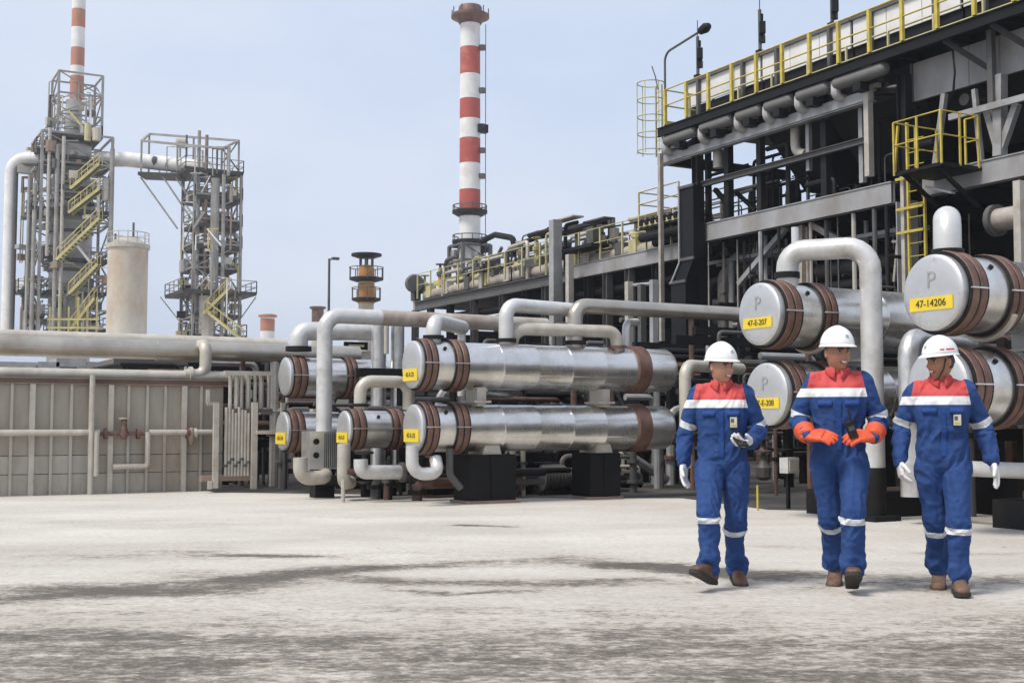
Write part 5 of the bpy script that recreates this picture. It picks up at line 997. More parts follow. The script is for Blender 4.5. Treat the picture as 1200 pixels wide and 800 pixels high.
def body_material(skin, seed):
    m = bpy.data.materials.new('coverall_and_skin'); m.use_nodes = True; t = m.node_tree; n = t.nodes; l = t.links; b = n['Principled BSDF']
    tcn = n.new('ShaderNodeTexCoord'); sx = n.new('ShaderNodeSeparateXYZ'); l.new(tcn.outputs['Object'], sx.inputs[0])
    def att(k): q = n.new('ShaderNodeAttribute'); q.attribute_name = k; return q.outputs['Fac']
    def mth(op, *a):
        q = n.new('ShaderNodeMath'); q.operation = op
        for i, v_ in enumerate(a):
            if isinstance(v_, (int, float)): q.inputs[i].default_value = v_
            else: l.new(v_, q.inputs[i])
        return q.outputs[0]
    def step(v_, e=0.0): return mth('GREATER_THAN', v_, e)
    def mix(f, A, B):
        q = n.new('ShaderNodeMix'); q.data_type = 'RGBA'; l.new(f, q.inputs['Factor'])
        for k, v_ in (('A', A), ('B', B)):
            if isinstance(v_, tuple): q.inputs[k].default_value = tuple(v_) + (1,) if len(v_) == 3 else v_
            else: l.new(v_, q.inputs[k])
        return q.outputs['Result']
    def nzz(sc_, d_=6, r_=.6):
        q = n.new('ShaderNodeTexNoise'); q.inputs['Scale'].default_value = sc_; q.inputs['Detail'].default_value = d_; q.inputs['Roughness'].default_value = r_; l.new(tcn.outputs['Object'], q.inputs['Vector']); return q.outputs['Fac']
    z = sx.outputs['Z']; zw_ = 1.268; n1, n2, n3 = nzz(4.0), nzz(16.0), nzz(45.0, 4)
    def rmp(v_, a, b_): q = n.new('ShaderNodeMapRange'); q.inputs['From Min'].default_value = a; q.inputs['From Max'].default_value = b_; l.new(v_, q.inputs['Value']); return q.outputs[0]
    wear = mth('MULTIPLY', rmp(n2, .45, .7), .35)
    blue = mix(rmp(n1, .35, .65), (0.016, 0.047, 0.155), (0.024, 0.064, 0.205)); blue = mix(wear, blue, (0.034, 0.076, 0.21))
    red = mix(rmp(n1, .35, .65), (0.50, 0.065, 0.065), (0.58, 0.09, 0.088)); white = mix(rmp(n2, .35, .7), (0.80, 0.80, 0.80), (0.68, 0.67, 0.66))
    trunk = step(att('trunk')); slv = step(att('sleeve')); c = blue
    inband = mth('MULTIPLY', step(z, zw_), mth('LESS_THAN', z, zw_ + .058)); inred = step(z, zw_ + .058)
    both = mth('MAXIMUM', trunk, slv); c = mix(mth('MULTIPLY', both, inband), c, white); c = mix(mth('MULTIPLY', trunk, inred), c, red)
    tape = step(att('tape')); c = mix(tape, c, mix(rmp(n2, .35, .7), (0.66, 0.67, 0.67), (0.50, 0.51, 0.52)))
    skf = step(att('skin')); lipf = step(att('lip')); skc = mix(rmp(n2, .3, .7), tuple(k * .88 for k in skin), tuple(k * 1.08 for k in skin)); skc = mix(lipf, skc, (skin[0] * .75, skin[1] * .48, skin[2] * .5)); c = mix(skf, c, skc)
    l.new(c, b.inputs['Base Color'])
    l.new(mth('SUBTRACT', mth('SUBTRACT', .85, mth('MULTIPLY', skf, .37)), mth('MULTIPLY', tape, .4)), b.inputs['Roughness']); b.inputs['Specular IOR Level'].default_value = .3
    bp = n.new('ShaderNodeBump'); bp.inputs['Strength'].default_value = .5; bp.inputs['Distance'].default_value = .014
    l.new(mth('MULTIPLY', mth('ADD', n2, mth('MULTIPLY', n3, .4)), mth('SUBTRACT', 1.0, mth('MULTIPLY', skf, .9))), bp.inputs['Height']); l.new(bp.outputs[0], b.inputs['Normal']); return m
def loft(mb, rings, n=22, p=2.3):
    """closed skin through rings (centre, xaxis, yaxis, a, b)"""
    o = []; f = []
    for c, x, y, a, b in rings:
        for k in range(n):
            t = 2 * math.pi * k / n; ct, s_ = math.cos(t), math.sin(t)
            o.append(c + x * (a * math.copysign(abs(ct) ** (2 / p), ct)) + y * (b * math.copysign(abs(s_) ** (2 / p), s_)))
    for i in range(len(rings) - 1):
        for k in range(n): k2 = (k + 1) % n; f.append((i * n + k, i * n + k2, (i + 1) * n + k2, (i + 1) * n + k))
    f.append(tuple(range(n - 1, -1, -1))); f.append(tuple((len(rings) - 1) * n + k for k in range(n))); mb.add(o, f)
def limb(mb, a, b, prof, fl=1.0, n=18):
    """tapered limb; prof = [(t, r)]; rounded ends"""
    d = (b - a); ax = d.normalized(); ref = V(0, 1, 0) if abs(ax.y) < .8 else V(0, 0, 1); x = ax.cross(ref).normalized(); y = x.cross(ax)
    r0, r1 = prof[0][1], prof[-1][1]
    rings = [(a - ax * r0 * .9, x, y, r0 * .3, r0 * .3 * fl), (a - ax * r0 * .6, x, y, r0 * .75, r0 * .75 * fl)] + [(a + d * t, x, y, r, r * fl) for t, r in prof] + [(b + ax * r1 * .6, x, y, r1 * .75, r1 * .75 * fl), (b + ax * r1 * .9, x, y, r1 * .3, r1 * .3 * fl)]
    loft(mb, rings, n, 2.0)
def remesh(mb, vox, name):
    me = bpy.data.meshes.new(name); me.from_pydata([tuple(p) for p in mb.v], [], mb.f)
    bm = bmesh.new(); bm.from_mesh(me); bmesh.ops.recalc_face_normals(bm, faces=bm.faces); bm.to_mesh(me); bm.free()
    o = bpy.data.objects.new('tmp_' + name, me); COL.objects.link(o); md = o.modifiers.new('r', 'REMESH'); md.mode = 'VOXEL'; md.voxel_size = vox
    dg = bpy.context.evaluated_depsgraph_get(); r = bpy.data.meshes.new_from_object(o.evaluated_get(dg)); bpy.data.objects.remove(o); bpy.data.meshes.remove(me); r.name = name; return r
def co_of(me): a = np.empty(len(me.vertices) * 3, np.float32); me.vertices.foreach_get('co', a); return a.reshape(-1, 3).astype(float)
def edges_of(me): a = np.empty(len(me.edges) * 2, np.int32); me.edges.foreach_get('vertices', a); return a.reshape(-1, 2)
def smooth_np(co, ed, it, wgt):
    deg = np.bincount(ed.ravel(), minlength=len(co))[:, None]
    for _ in range(it):
        s = np.zeros_like(co); np.add.at(s, ed[:, 0], co[ed[:, 1]]); np.add.at(s, ed[:, 1], co[ed[:, 0]])
        co = co + (s / np.maximum(deg, 1) - co) * wgt[:, None]
    return co
def head_pts(nu=56, nv=44):
    """head as a deformed sphere, face towards -y, centre between the ears; returns verts, faces"""
    vs = []; fs = []
    for j in range(nv + 1):
        th = math.pi * j / nv
        for i in range(nu):
            ph = 2 * math.pi * i / nu; x = math.sin(th) * math.sin(ph); y = -math.sin(th) * math.cos(ph); z = math.cos(th)
            X, Y, Z = x * .076, y * .098, z * .118
            if z < 0: k = -z; X *= 1 - .30 * k ** 1.6; Y = Y * (1 - .12 * k) - (.012 * k if y < 0 else -0.0) ; Y += (-.004 - .022 * k) if y > 0.2 else 0
            if y < 0:
                f = -y
                def G(cx, cz, sx, sz): return math.exp(-((X - cx) / sx) ** 2 - ((Z - cz) / sz) ** 2)
                dY = .006 * f ** 2
                dY += -.030 * G(0, -.022, .012, .016) - .016 * G(0, .002, .010, .022)                      # nose tip and bridge
                dY += -.005 * G(.014, -.026, .008, .008) - .005 * G(-.014, -.026, .008, .008)              # nostrils
                dY += .015 * G(.031, .012, .017, .011) + .015 * G(-.031, .012, .017, .011)                 # eye sockets
                dY += -.006 * G(.03, .032, .026, .009) - .006 * G(-.03, .032, .026, .009)                  # brow ridge
                dY += -.007 * G(.042, -.022, .018, .02) - .007 * G(-.042, -.022, .018, .02)                # cheeks
                dY += -.006 * G(0, -.048, .026, .007) + .006 * G(0, -.056, .024, .004) - .006 * G(0, -.064, .022, .007)   # lips
                dY += -.010 * G(0, -.096, .022, .014)                                                      # chin
                Y += dY
            vs.append(V(X, Y, Z))
    for j in range(nv):
        for i in range(nu): i2 = (i + 1) % nu; fs.append((j * nu + i, (j + 1) * nu + i, (j + 1) * nu + i2, j * nu + i2))
    return vs, fs
def seg_param(P, a, b):
    d = b - a; t = np.clip(((P - a) @ d) / (d @ d), 0, 1); return t, np.linalg.norm(P - (a + t[:, None] * d), axis=1)
def ik(h, k_len, s_len, ank, fwd):
    d = ank - h; L_ = min(d.length, (k_len + s_len) * .999); u = d.normalized(); c_ = (k_len ** 2 + L_ ** 2 - s_len ** 2) / (2 * L_); hh = math.sqrt(max(0, k_len ** 2 - c_ ** 2)); f = (fwd - u * fwd.dot(u)).normalized(); return h + u * c_ + f * hh
def finish(me, name, parent, mats, smooth=True):
    me.materials.clear()
    for m in mats: me.materials.append(m)
    if smooth: me.polygons.foreach_set('use_smooth', [True] * len(me.polygons))
    o = bpy.data.objects.new(name, me); COL.objects.link(o); o.parent = parent; ORG[o] = V(0, 0, 0); return o
def local(mb, name, m, parent, ang=40):
    me = bpy.data.meshes.new(name); me.from_pydata([tuple(p) for p in mb.v], [], mb.f); bm = bmesh.new(); bm.from_mesh(me); bmesh.ops.recalc_face_normals(bm, faces=bm.faces); bm.to_mesh(me); bm.free()
    me.polygons.foreach_set('use_smooth', [True] * len(me.polygons)); me.set_sharp_from_angle(angle=R(ang)); return finish(me, name, parent, [m], False)

def hand_mesh(wr, f, nrm, side, sc=1.0, curl=.5, spread=.06, cuff=None, thumb_in=.3):
    """gloved hand: wr wrist, f finger direction, nrm palm normal, side = direction of the thumb"""
    f = f.normalized(); nrm = (nrm - f * nrm.dot(f)).normalized(); s = side - f * side.dot(f) - nrm * side.dot(nrm); s.normalize(); mb = MB()
    loft(mb, [(wr - f * .03 * sc, s, nrm, .030 * sc, .024 * sc), (wr, s, nrm, .032 * sc, .022 * sc), (wr + f * .03 * sc, s, nrm, .040 * sc, .021 * sc), (wr + f * .07 * sc, s, nrm, .045 * sc, .018 * sc), (wr + f * .098 * sc, s, nrm, .042 * sc, .015 * sc)], 18, 2.6)
    for off, ln, cz in ((.032, .072, 0), (.011, .082, .05), (-.011, .076, .12), (-.031, .060, .2)):
        p = wr + f * .088 * sc + s * off * sc; d = (f + s * off * spread * 30).normalized(); a = curl + cz * curl; pts = [p - d * .02 * sc, p]; dd = d
        for q in (.45, .32, .23):
            dd = (Matrix.Rotation(0, 3, 'X') @ dd); ca, sa = math.cos(a * .75), math.sin(a * .75); dn = dd * ca + nrm * sa; nrm_l = nrm
            dd = dn.normalized(); p = p + dd * ln * q * sc; pts.append(p); a *= 1.0
        mb.tube(pts, [.0105 * sc, .0115 * sc, .0105 * sc, .0100 * sc, .0085 * sc], 10)
    p = wr + f * .025 * sc + s * .030 * sc; d1 = (f * .62 + s * .70 + nrm * .25).normalized(); d2 = (f * .85 + s * (.45 - thumb_in) + nrm * (.25 + thumb_in)).normalized()
    mb.tube([p - d1 * .02 * sc, p, p + d1 * .038 * sc, p + d1 * .038 * sc + d2 * .032 * sc, p + d1 * .038 * sc + d2 * .052 * sc], [.014 * sc, .0155 * sc, .0135 * sc, .012 * sc, .009 * sc], 10)
    if cuff:
        a, r0, r1 = cuff; d = (a - wr); ax = d.normalized(); ref = V(0, 0, 1); x = ax.cross(ref).normalized(); y = x.cross(ax); loft(mb, [(wr + f * .02, x, y, r1 * .75, r1 * .75), (wr, x, y, r1, r1), (wr + d * .6, x, y, r0, r0), (a, x, y, r0 * 1.08, r0 * 1.08)], 18, 2.0)
    return mb

def person(label, px, py, depth_off, sc, yaw, J, head_yaw, head_pitch, gloves, seed, skin=None, badge=True, head_roll=0):
    g = pz(px, py, 0.0); root = thing('person', label, 'person', (g.x, g.y, 0)); root.rotation_euler = (0, 0, -YAW + yaw); root.scale = (sc,) * 3
    hipz = J.get('hipz', .895); fwd = V(0, -1, 0)
    sh = {s: V(s * .172, .0, 1.365) for s in (-1, 1)}; hip = {s: V(s * .092, 0.0, hipz) for s in (-1, 1)}
    el, wr_, an = J['el'], J['wr'], J['an']; kn = {s: ik(hip[s], .415, .405, an[s], fwd + V(J.get('kx', {}).get(s, 0), 0, 0)) for s in (-1, 1)}
    mb = MB(); X, Y = V(1, 0, 0), V(0, 1, 0); lean = J.get('lean', 0)
    tor = [(.80, .085, .075, .01), (.84, .155, .114, .008), (.90, .172, .126, .005), (.98, .172, .126, 0), (1.04, .160, .117, -.002), (1.07, .158, .117, -.004), (1.12, .168, .125, -.006), (1.20, .184, .132, -.008), (1.29, .188, .126, -.004), (1.35, .178, .110, .004), (1.395, .130, .088, .010), (1.43, .078, .068, .012), (1.46, .062, .060, .010)]
    loft(mb, [(V(0, yo + lean * (1.0 - z) * .0, z), X, Y, a, b) for z, a, b, yo in tor], 30, 2.35)
    for s in (-1, 1):
        limb(mb, hip[s] + V(0, 0, -.02), kn[s], [(0, .098), (.25, .100), (.5, .091), (.8, .080), (1, .076)], 1.06); limb(mb, kn[s], an[s] + (kn[s] - an[s]).normalized() * .03, [(0, .076), (.25, .074), (.5, .069), (.75, .070), (.92, .080), (1.0, .070)], 1.08)
        limb(mb, sh[s] + V(-s * .02, 0, 0), el[s], [(0, .078), (.3, .074), (.65, .066), (1, .061)], 1.05); limb(mb, el[s], wr_[s], [(0, .061), (.3, .060), (.65, .054), (.92, .050), (1, .044)], 1.05)
        limb(mb, V(s * .055, .014, 1.412), sh[s] + V(-s * .012, 0, -.004), [(0, .046), (.5, .058), (1, .070)], 1.0)
    # neck and head
    Hc = V(0, -.018, 1.556); RH = Matrix.Rotation(head_yaw, 3, 'Z') @ Matrix.Rotation(head_pitch, 3, 'X') @ Matrix.Rotation(head_roll, 3, 'Y'); nb = V(0, .012, 1.42)
    loft(mb, [(nb, X, Y, .060, .062), (nb.lerp(Hc, .4), X, Y, .055, .058), (Hc + RH @ V(0, .02, -.05), X, Y, .054, .058)], 20, 2.0)
    hv, hf = head_pts(); hm = MB(); mb.add([Hc + RH @ p for p in hv], hf)
    for s in (-1, 1):   # ears
        e0 = Hc + RH @ V(s * .076, .008, .002); loft(mb, [(e0 + RH @ V(-s * .012, -.004, 0), RH @ Y, RH @ V(0, 0, 1), .012, .024), (e0 + RH @ V(s * .004, 0, 0), RH @ Y, RH @ V(0, 0, 1), .017, .031), (e0 + RH @ V(s * .010, .004, 0), RH @ Y, RH @ V(0, 0, 1), .013, .026)], 14, 2.0)
    me = remesh(mb, 0.0052, 'body'); co = co_of(me); ed = edges_of(me)
    HcA = np.array(Hc); RHi = np.array(RH.inverted()); hl = (co - HcA) @ RHi.T
    is_head = (np.linalg.norm(hl / np.array([.105, .135, .135]), axis=1) < 1) & (co[:, 2] > 1.43)
    co = smooth_np(co, ed, 7, np.where(is_head, .06, .5))
    # cloth folds
    bones = []
    for s in (-1, 1): bones += [(hip[s], kn[s], .09, 'th'), (kn[s], an[s], .075, 'sh'), (sh[s], el[s], .07, 'ua'), (el[s], wr_[s], .055, 'fa')]
    bones.append((V(0, 0, .92), V(0, 0, 1.36), .15, 'to'))
    best = np.full(len(co), 9e9); bi = np.zeros(len(co), int); bt = np.zeros(len(co))
    for i, (a, b, r_, k) in enumerate(bones):
        t, d = seg_param(co, np.array(a), np.array(b)); q = d / r_; m_ = q < best; best[m_] = q[m_]; bi[m_] = i; bt[m_] = t[m_]
    kinds = np.array([b[3] for b in bones])[bi]
    nrm = np.empty(len(me.vertices) * 3, np.float32); me.vertices.foreach_set('co', co.astype(np.float32).ravel()); me.update(); me.vertex_normals.foreach_get('vector', nrm); nrm = nrm.reshape(-1, 3)
    off = V(seed * 7.3, seed * 3.1, seed * 1.7); disp = np.zeros(len(co)); cloth = ~(is_head) & (co[:, 2] < 1.445)
    axs = [np.array((b - a).normalized()) for a, b, _, _ in bones]
    for i in np.nonzero(cloth)[0]:
        k = kinds[i]; p = V(*co[i]); t = bt[i]; ax = V(*axs[bi[i]]); al = p.dot(ax); pr = p - ax * al
        fr_, ar_ = {'sh': (7.0 + 11.0 * max(0, t - .5), 7.0), 'th': (6.0 + 9 * max(0, t - .7), 11.0), 'ua': (9.0, 9.0), 'fa': (13.0, 9.0), 'to': (7.0, 8.0)}[k]; sw = noise.noise(p * 4 + off) * 1.6; q = pr * ar_ + ax * (al * fr_ + sw + (pr.x * 10 + pr.y * 6) * (1 if bi[i] % 2 else -1)) + off
        n1 = noise.noise(q); n2 = noise.noise(p * 9 + off)
        if k == 'sh': am = .007 + .008 * max(0, t - .55) / .45 + .004 * (t < .2)
        elif k == 'th': am = .0045 + .006 * max(0, .35 - t) + .007 * max(0, t - .75)
        elif k == 'ua': am = .0045 + .006 * max(0, t - .6)
        elif k == 'fa': am = .005 + .004 * (t < .3)
        else: am = .0035 + .006 * math.exp(-((p.z - 1.05) / .07) ** 2) + .003 * math.exp(-((p.z - .88) / .06) ** 2)
        rg = 1 - abs(n1) * 2.2
        disp[i] = am * 2.1 * (rg - .25) + .006 * n2 + am * .9 * noise.noise(p * 26 + off)
    co = co + nrm * disp[:, None]
    # bloused hem over the boots and waist seam
    co = smooth_np(co, ed, 1, np.where(is_head, 0, .3)); me.vertices.foreach_set('co', co.astype(np.float32).ravel()); me.update()
    # fabric regions: signed distances (m) stored on the mesh, cut crisply in the material
    x, y, z = co[:, 0], co[:, 1], co[:, 2]
    hl = (co - HcA) @ RHi.T; trunk = np.where((kinds == 'fa') | (z < 1.2), -.05, .186 + .028 * (x < 0) * np.clip((z - 1.30) / .03, 0, 1) - .22 * np.clip(z - 1.27, 0, 1) - np.abs(x)); slv = np.where((kinds == 'ua') & (x < -.15), .05, -.05)
    tape = np.full(len(co), -.05)
    for s in (-1, 1):
        t, d = seg_param(co, np.array(kn[s]), np.array(an[s])); m_ = kinds == 'sh'; tape = np.where(m_ & (d < .12), np.maximum(tape, .028 - np.abs(t - .165) * .405), tape)
        t, d = seg_param(co, np.array(sh[s]), np.array(el[s])); m_ = kinds == 'ua'; tape = np.where(m_ & (d < .11), np.maximum(tape, .025 - np.abs(t - .87) * .29), tape)
    sk = np.where((np.abs(x) < .09) | (z > 1.47), z - (1.452 + .15 * np.clip(y, -.1, .1)), -.05)
    lp = np.where(hl[:, 1] < -.07, .010 - np.abs(hl[:, 2] + .057) + np.clip(.026 - np.abs(hl[:, 0]), -1, 0), -.05)
    for nm_, ar in (('trunk', trunk), ('sleeve', slv), ('tape', tape), ('skin', sk), ('lip', lp)):
        at_ = me.attributes.new(nm_, 'FLOAT', 'POINT'); at_.data.foreach_set('value', ar.astype(np.float32))
    body = finish(me, 'body', root, [body_material(skin or (0.50, 0.275, 0.185), seed)])
    # collar
    cl = MB(); ring = []
    for k in range(25):
        a = -2.90 + 5.80 * k / 24; a += math.pi / 2; ca, sa = math.cos(a), math.sin(a); tp = max(0, (abs(k - 12) - 8) / 4.) ** 1.3; ring.append((V(.066 * ca, .012 + .070 * sa, 1.425 + .03 * (sa + 1) * .5), V(.070 * ca, .012 + .074 * sa, 1.462 + .022 * (sa + 1) * .5), V(.094 * ca * (1 - .12 * tp), .010 + .094 * sa - .004 - .022 * tp, 1.418 + .03 * (sa + 1) * .5 - .034 * tp)))
    o = []; f = []
    for a, b, c in ring: o += [a, b, c]
    for k in range(24): f += [(k * 3, k * 3 + 1, k * 3 + 4, k * 3 + 3), (k * 3 + 1, k * 3 + 2, k * 3 + 5, k * 3 + 4)]
    cl.add(o, f); cm = local(cl, 'collar', M_fred, root, 60); sm = cm.modifiers.new('s', 'SOLIDIFY'); sm.thickness = .003
    # placket, pocket flaps, badge
    def front(x_, z_): # surface depth of the chest
        m_ = (np.abs(co[:, 0] - x_) < .012) & (np.abs(co[:, 2] - z_) < .012) & cloth & (kinds == 'to'); return co[m_, 1].min() if m_.any() else -.125
    pk = MB(); zs = np.linspace(1.25, .92, 14); ys = [front(0, z_) for z_ in zs]; pts = [V(0, y_ - .001, z_) for y_, z_ in zip(ys, zs)]
    oo = []; ff = []
    for p in pts: oo += [p + V(-.017, 0, 0), p + V(-.017, -.004, 0), p + V(.017, -.004, 0), p + V(.017, 0, 0)]
    for k in range(len(pts) - 1):
        for q in range(3): ff.append((k * 4 + q, k * 4 + q + 1, k * 4 + q + 5, k * 4 + q + 4))
    pk.add(oo, ff); local(pk, 'placket', M_blue, root)
    for s in (-1, 1):
        fl = MB(); oo = []; ff = []; xs = np.linspace(s * .04, s * .135, 7)
        for x_ in xs:
            for z_ in (1.245, 1.205): y_ = front(x_, z_); oo.append(V(x_, y_ - .005 - .003 * (z_ < 1.23), z_))
        for k in range(6): ff.append((k * 2, k * 2 + 1, k * 2 + 3, k * 2 + 2))
        fl.add(oo, ff); po = local(fl, 'pocket_flap', M_blue, root); md = po.modifiers.new('s', 'SOLIDIFY'); md.thickness = .004
    if badge:
        bx_, bz_ = .088, 1.165; by_ = front(bx_, bz_) - .008; bb = MB(); bb.box((bx_, by_, bz_), (.058, .006, .086)); bo = local(bb, 'badge_holder', M_bdark, root)
        b2 = MB(); b2.box((bx_, by_ - .004, bz_), (.048, .003, .072)); local(b2, 'badge_card', M_badge, bo); b3 = MB(); b3.box((bx_ - .008, by_ - .0065, bz_ + .012), (.022, .002, .028)); local(b3, 'badge_photo', M_mid, bo); b3 = MB(); b3.box((bx_, by_ - .0065, bz_ - .02), (.036, .002, .012)); local(b3, 'badge_print', M_yellow, bo)
    # head details
    def hp(p): return Hc + RH @ V(*p)
    hT = np.array([tuple(p) for p in hv])
    def fy(x_, z_): m_ = (np.abs(hT[:, 0] - x_) < .010) & (np.abs(hT[:, 2] - z_) < .009) & (hT[:, 1] < 0); return hT[m_, 1].mean() if m_.any() else -.09
    for s in (-1, 1):
        ey = fy(s * .031, .012); e = MB(); e.lathe(hp((s * .031, ey + .006, .012)), RH @ V(0, -1, 0), [(-.010, .003), (-.006, .009), (0, .0125), (.004, .0115), (.008, .007), (.0095, .001)], 12); eo = local(e, 'eye', M_eye, root, 80)
        e = MB(); e.lathe(hp((s * .031, ey - .002, .012)), RH @ V(0, -1, 0), [(0, .0055), (.003, .0045), (.0035, .001)], 10); local(e, 'iris', M_iris, eo, 80)
        bw = MB(); bw.tube([hp((s * .014, fy(s * .014, .030) - .003, .029)), hp((s * .030, fy(s * .03, .034) - .004, .034)), hp((s * .048, fy(s * .047, .031) - .002, .030))], [.004, .0062, .0035], 8); local(bw, 'eyebrow', M_hair, root, 80)
        ld = MB(); ld.tube([hp((s * .019, fy(s * .02, .017) - .000, .018)), hp((s * .031, ey - .006, .0215)), hp((s * .044, fy(s * .043, .017) + .001, .017))], .0032, 6); local(ld, 'eyelid', M_hair, root, 80)
    mth = MB(); oo = []; ff = []
    for k in range(9):
        x_ = -.025 + .050 * k / 8; zc_ = -.0565 + .012 * (abs(x_) / .025) ** 2; hgt = .0066 * (1 - (abs(x_) / .028) ** 2); y_ = fy(x_, -.055) - .0035; oo += [hp((x_, y_, zc_ + hgt)), hp((x_, y_ - .0005, zc_ - hgt))]
    for k in range(8): ff.append((k * 2, k * 2 + 1, k * 2 + 3, k * 2 + 2))
    mth.add(oo, ff); to = local(mth, 'teeth', M_teeth, root); md = to.modifiers.new('s', 'SOLIDIFY'); md.thickness = .004
    ha = MB(); keep = {}; nu = 56; vv = []; fl_ = []
    for i, p in enumerate(hv):
        if p.z > -.045 and (p.y > .012 or (p.z > .035)): keep[i] = len(vv); q = p * 1.055; vv.append(hp((q.x, q.y + .001, q.z)))
    for f_ in hf:
        if all(i in keep for i in f_): fl_.append(tuple(keep[i] for i in f_))
    ha.add(vv, fl_); local(ha, 'hair', M_hair, root, 80)
    # safety helmet
    hm = MB(); nu_, nv_ = 40, 14; vv = []; ff = []; zb = .056
    def hel(th, ph, gr=0.0):
        x_ = math.sin(th) * math.sin(ph); y_ = -math.sin(th) * math.cos(ph); z_ = math.cos(th); r_ = 1 + .022 * math.exp(-(x_ / .14) ** 2) * (z_ > .2); return V(x_ * .107 * r_, y_ * .130 * r_ + .002, zb + z_ * .134 * r_)
    for j in range(nv_ + 1):
        for i in range(nu_): vv.append(hp(tuple(hel(math.pi / 2 * j / nv_, 2 * math.pi * i / nu_))))
    for j in range(nv_):
        for i in range(nu_): i2 = (i + 1) % nu_; ff.append((j * nu_ + i, (j + 1) * nu_ + i, (j + 1) * nu_ + i2, j * nu_ + i2))
    hm.add(vv, ff); ho = local(hm, 'helmet', M_helm, root, 80); md = ho.modifiers.new('s', 'SOLIDIFY'); md.thickness = .004
    br = MB(); vv = []; ff = []
    for i in range(nu_):
        ph = 2 * math.pi * i / nu_; fr = max(0, math.cos(ph)); ext = .008 + .034 * fr ** 1.6
        for (q, dz) in ((1.0, .006), (1.0, -.002)): vv.append(hp((math.sin(ph) * .107, -math.cos(ph) * .130 + .002, zb + dz)))
        vv.append(hp((math.sin(ph) * (.107 + .008), -math.cos(ph) * (.130 + ext) + .002, zb - .004 - .007 * fr))); vv.append(hp((math.sin(ph) * (.107 + .008), -math.cos(ph) * (.130 + ext) + .002, zb - .008 - .007 * fr)))
    for i in range(nu_):
        a, b = i * 4, ((i + 1) % nu_) * 4; ff += [(a, b, b + 2, a + 2), (a + 2, b + 2, b + 3, a + 3), (a + 3, b + 3, b + 1, a + 1)]
    br.add(vv, ff); local(br, 'brim', M_helm, ho, 50)
    em = MB(); oo = []; ff = []
    for k in range(5):
        ph = -.12 + .24 * k / 4
        for th in (1.05, 1.22): oo.append(hp(tuple(hel(th, ph) * 1.004 + V(0, -.001, 0))))
    for k in range(4): ff.append((k * 2, k * 2 + 1, k * 2 + 3, k * 2 + 2))
    em.add(oo, ff); local(em, 'emblem', M_emb, ho)
    if J.get('side_print'):
        em = MB(); oo = []; ff = []
        for k in range(9):
            ph = 1.0 + .9 * k / 8
            for th in (1.28, 1.36): oo.append(hp(tuple(hel(th, ph) * 1.004)))
        for k in range(8):
            if k != 2: ff.append((k * 2, k * 2 + 1, k * 2 + 3, k * 2 + 2))
        em.add(oo, ff); local(em, 'side_print', M_fred, ho)
    if J.get('strap'):
        for s in (-1, 1): stp = MB(); stp.tube([hp((s * .082, -.02, .03)), hp((s * .073, -.035, -.04)), hp((s * .04, -.06, -.105)), hp((0, -.075, -.123))], .005, 6); local(stp, 'chin_strap', M_bdark, root)
    # gloves
    for s in (-1, 1):
        G = gloves[s]; hmb = hand_mesh(wr_[s], G['f'], G['n'], G['t'], G.get('sc', 1.12), G.get('curl', .5), cuff=G.get('cuff') and (wr_[s].lerp(el[s], G['cuff']), .066, .056), thumb_in=G.get('ti', .2))
        gm = remesh(hmb, .0036, 'glove'); gc = smooth_np(co_of(gm), edges_of(gm), 3, np.full(len(gm.vertices), .5)); gm.vertices.foreach_set('co', gc.astype(np.float32).ravel()); gm.update(); finish(gm, 'glove', root, [G['m']])
    # boots
    for s in (-1, 1):
        by, bpi = J['foot'][s]; FR = Matrix.Rotation(by, 3, 'Z') @ Matrix.Rotation(bpi, 3, 'X'); A = an[s]
        def bp_(p): return A + FR @ V(*p)
        up_ = MB(); ax_x, ax_y, ax_z = FR @ V(1, 0, 0), FR @ V(0, 1, 0), FR @ V(0, 0, 1)
        secs = [(.080, .030, .022, -.052), (.070, .040, .045, -.037), (.03, .043, .062, -.022), (-.03, .044, .060, -.022), (-.08, .046, .046, -.036), (-.13, .050, .036, -.046), (-.165, .049, .031, -.050), (-.19, .040, .024, -.056), (-.203, .022, .014, -.062)]
        loft(up_, [(bp_((0, y_, z_)), ax_x, ax_z, a, b) for y_, a, b, z_ in secs], 18, 2.4); loft(up_, [(bp_((0, .012, .10)), ax_x, ax_y, .052, .058), (bp_((0, .010, .05)), ax_x, ax_y, .047, .056), (bp_((0, .008, -.0)), ax_x, ax_y, .043, .056), (bp_((0, .005, -.05)), ax_x, ax_y, .040, .055)], 18, 2.2)
        bm_ = remesh(up_, .005, 'boot'); bc = smooth_np(co_of(bm_), edges_of(bm_), 3, np.full(len(bm_.vertices), .5)); bm_.vertices.foreach_set('co', bc.astype(np.float32).ravel()); bm_.update(); bo = finish(bm_, 'boot', root, [M_boot])
        so = MB(); ol = [(.085, .026), (.07, .038), (.02, .040), (-.03, .038), (-.09, .047), (-.14, .052), (-.175, .048), (-.20, .034), (-.212, .012)]; vv = []; n_ = len(ol)
        for zz, e_ in ((-.066, .004), (-.090, .004), ):
            for y_, w_ in ol: vv.append(bp_((w_ + e_, y_, zz)))
            for y_, w_ in reversed(ol): vv.append(bp_((-w_ - e_, y_, zz)))
        m2 = 2 * n_; ff = [tuple(range(m2)), tuple(range(2 * m2 - 1, m2 - 1, -1))] + [(k, (k + 1) % m2, m2 + (k + 1) % m2, m2 + k) for k in range(m2)]
        so.add(vv, ff); local(so, 'sole', M_sole, bo)
        lc = MB()
        for k in range(4): zz = .03 - .028 * k; yy = -.050 - .018 * k; lc.tube([bp_((-.02, yy - .0, zz)), bp_((0, yy - .010, zz + .004)), bp_((.02, yy, zz))], .003, 6)
        local(lc, 'laces', M_sole, bo)
    return root
D = V
gW = dict(m=M_gwhite); gO = dict(m=M_gorange)
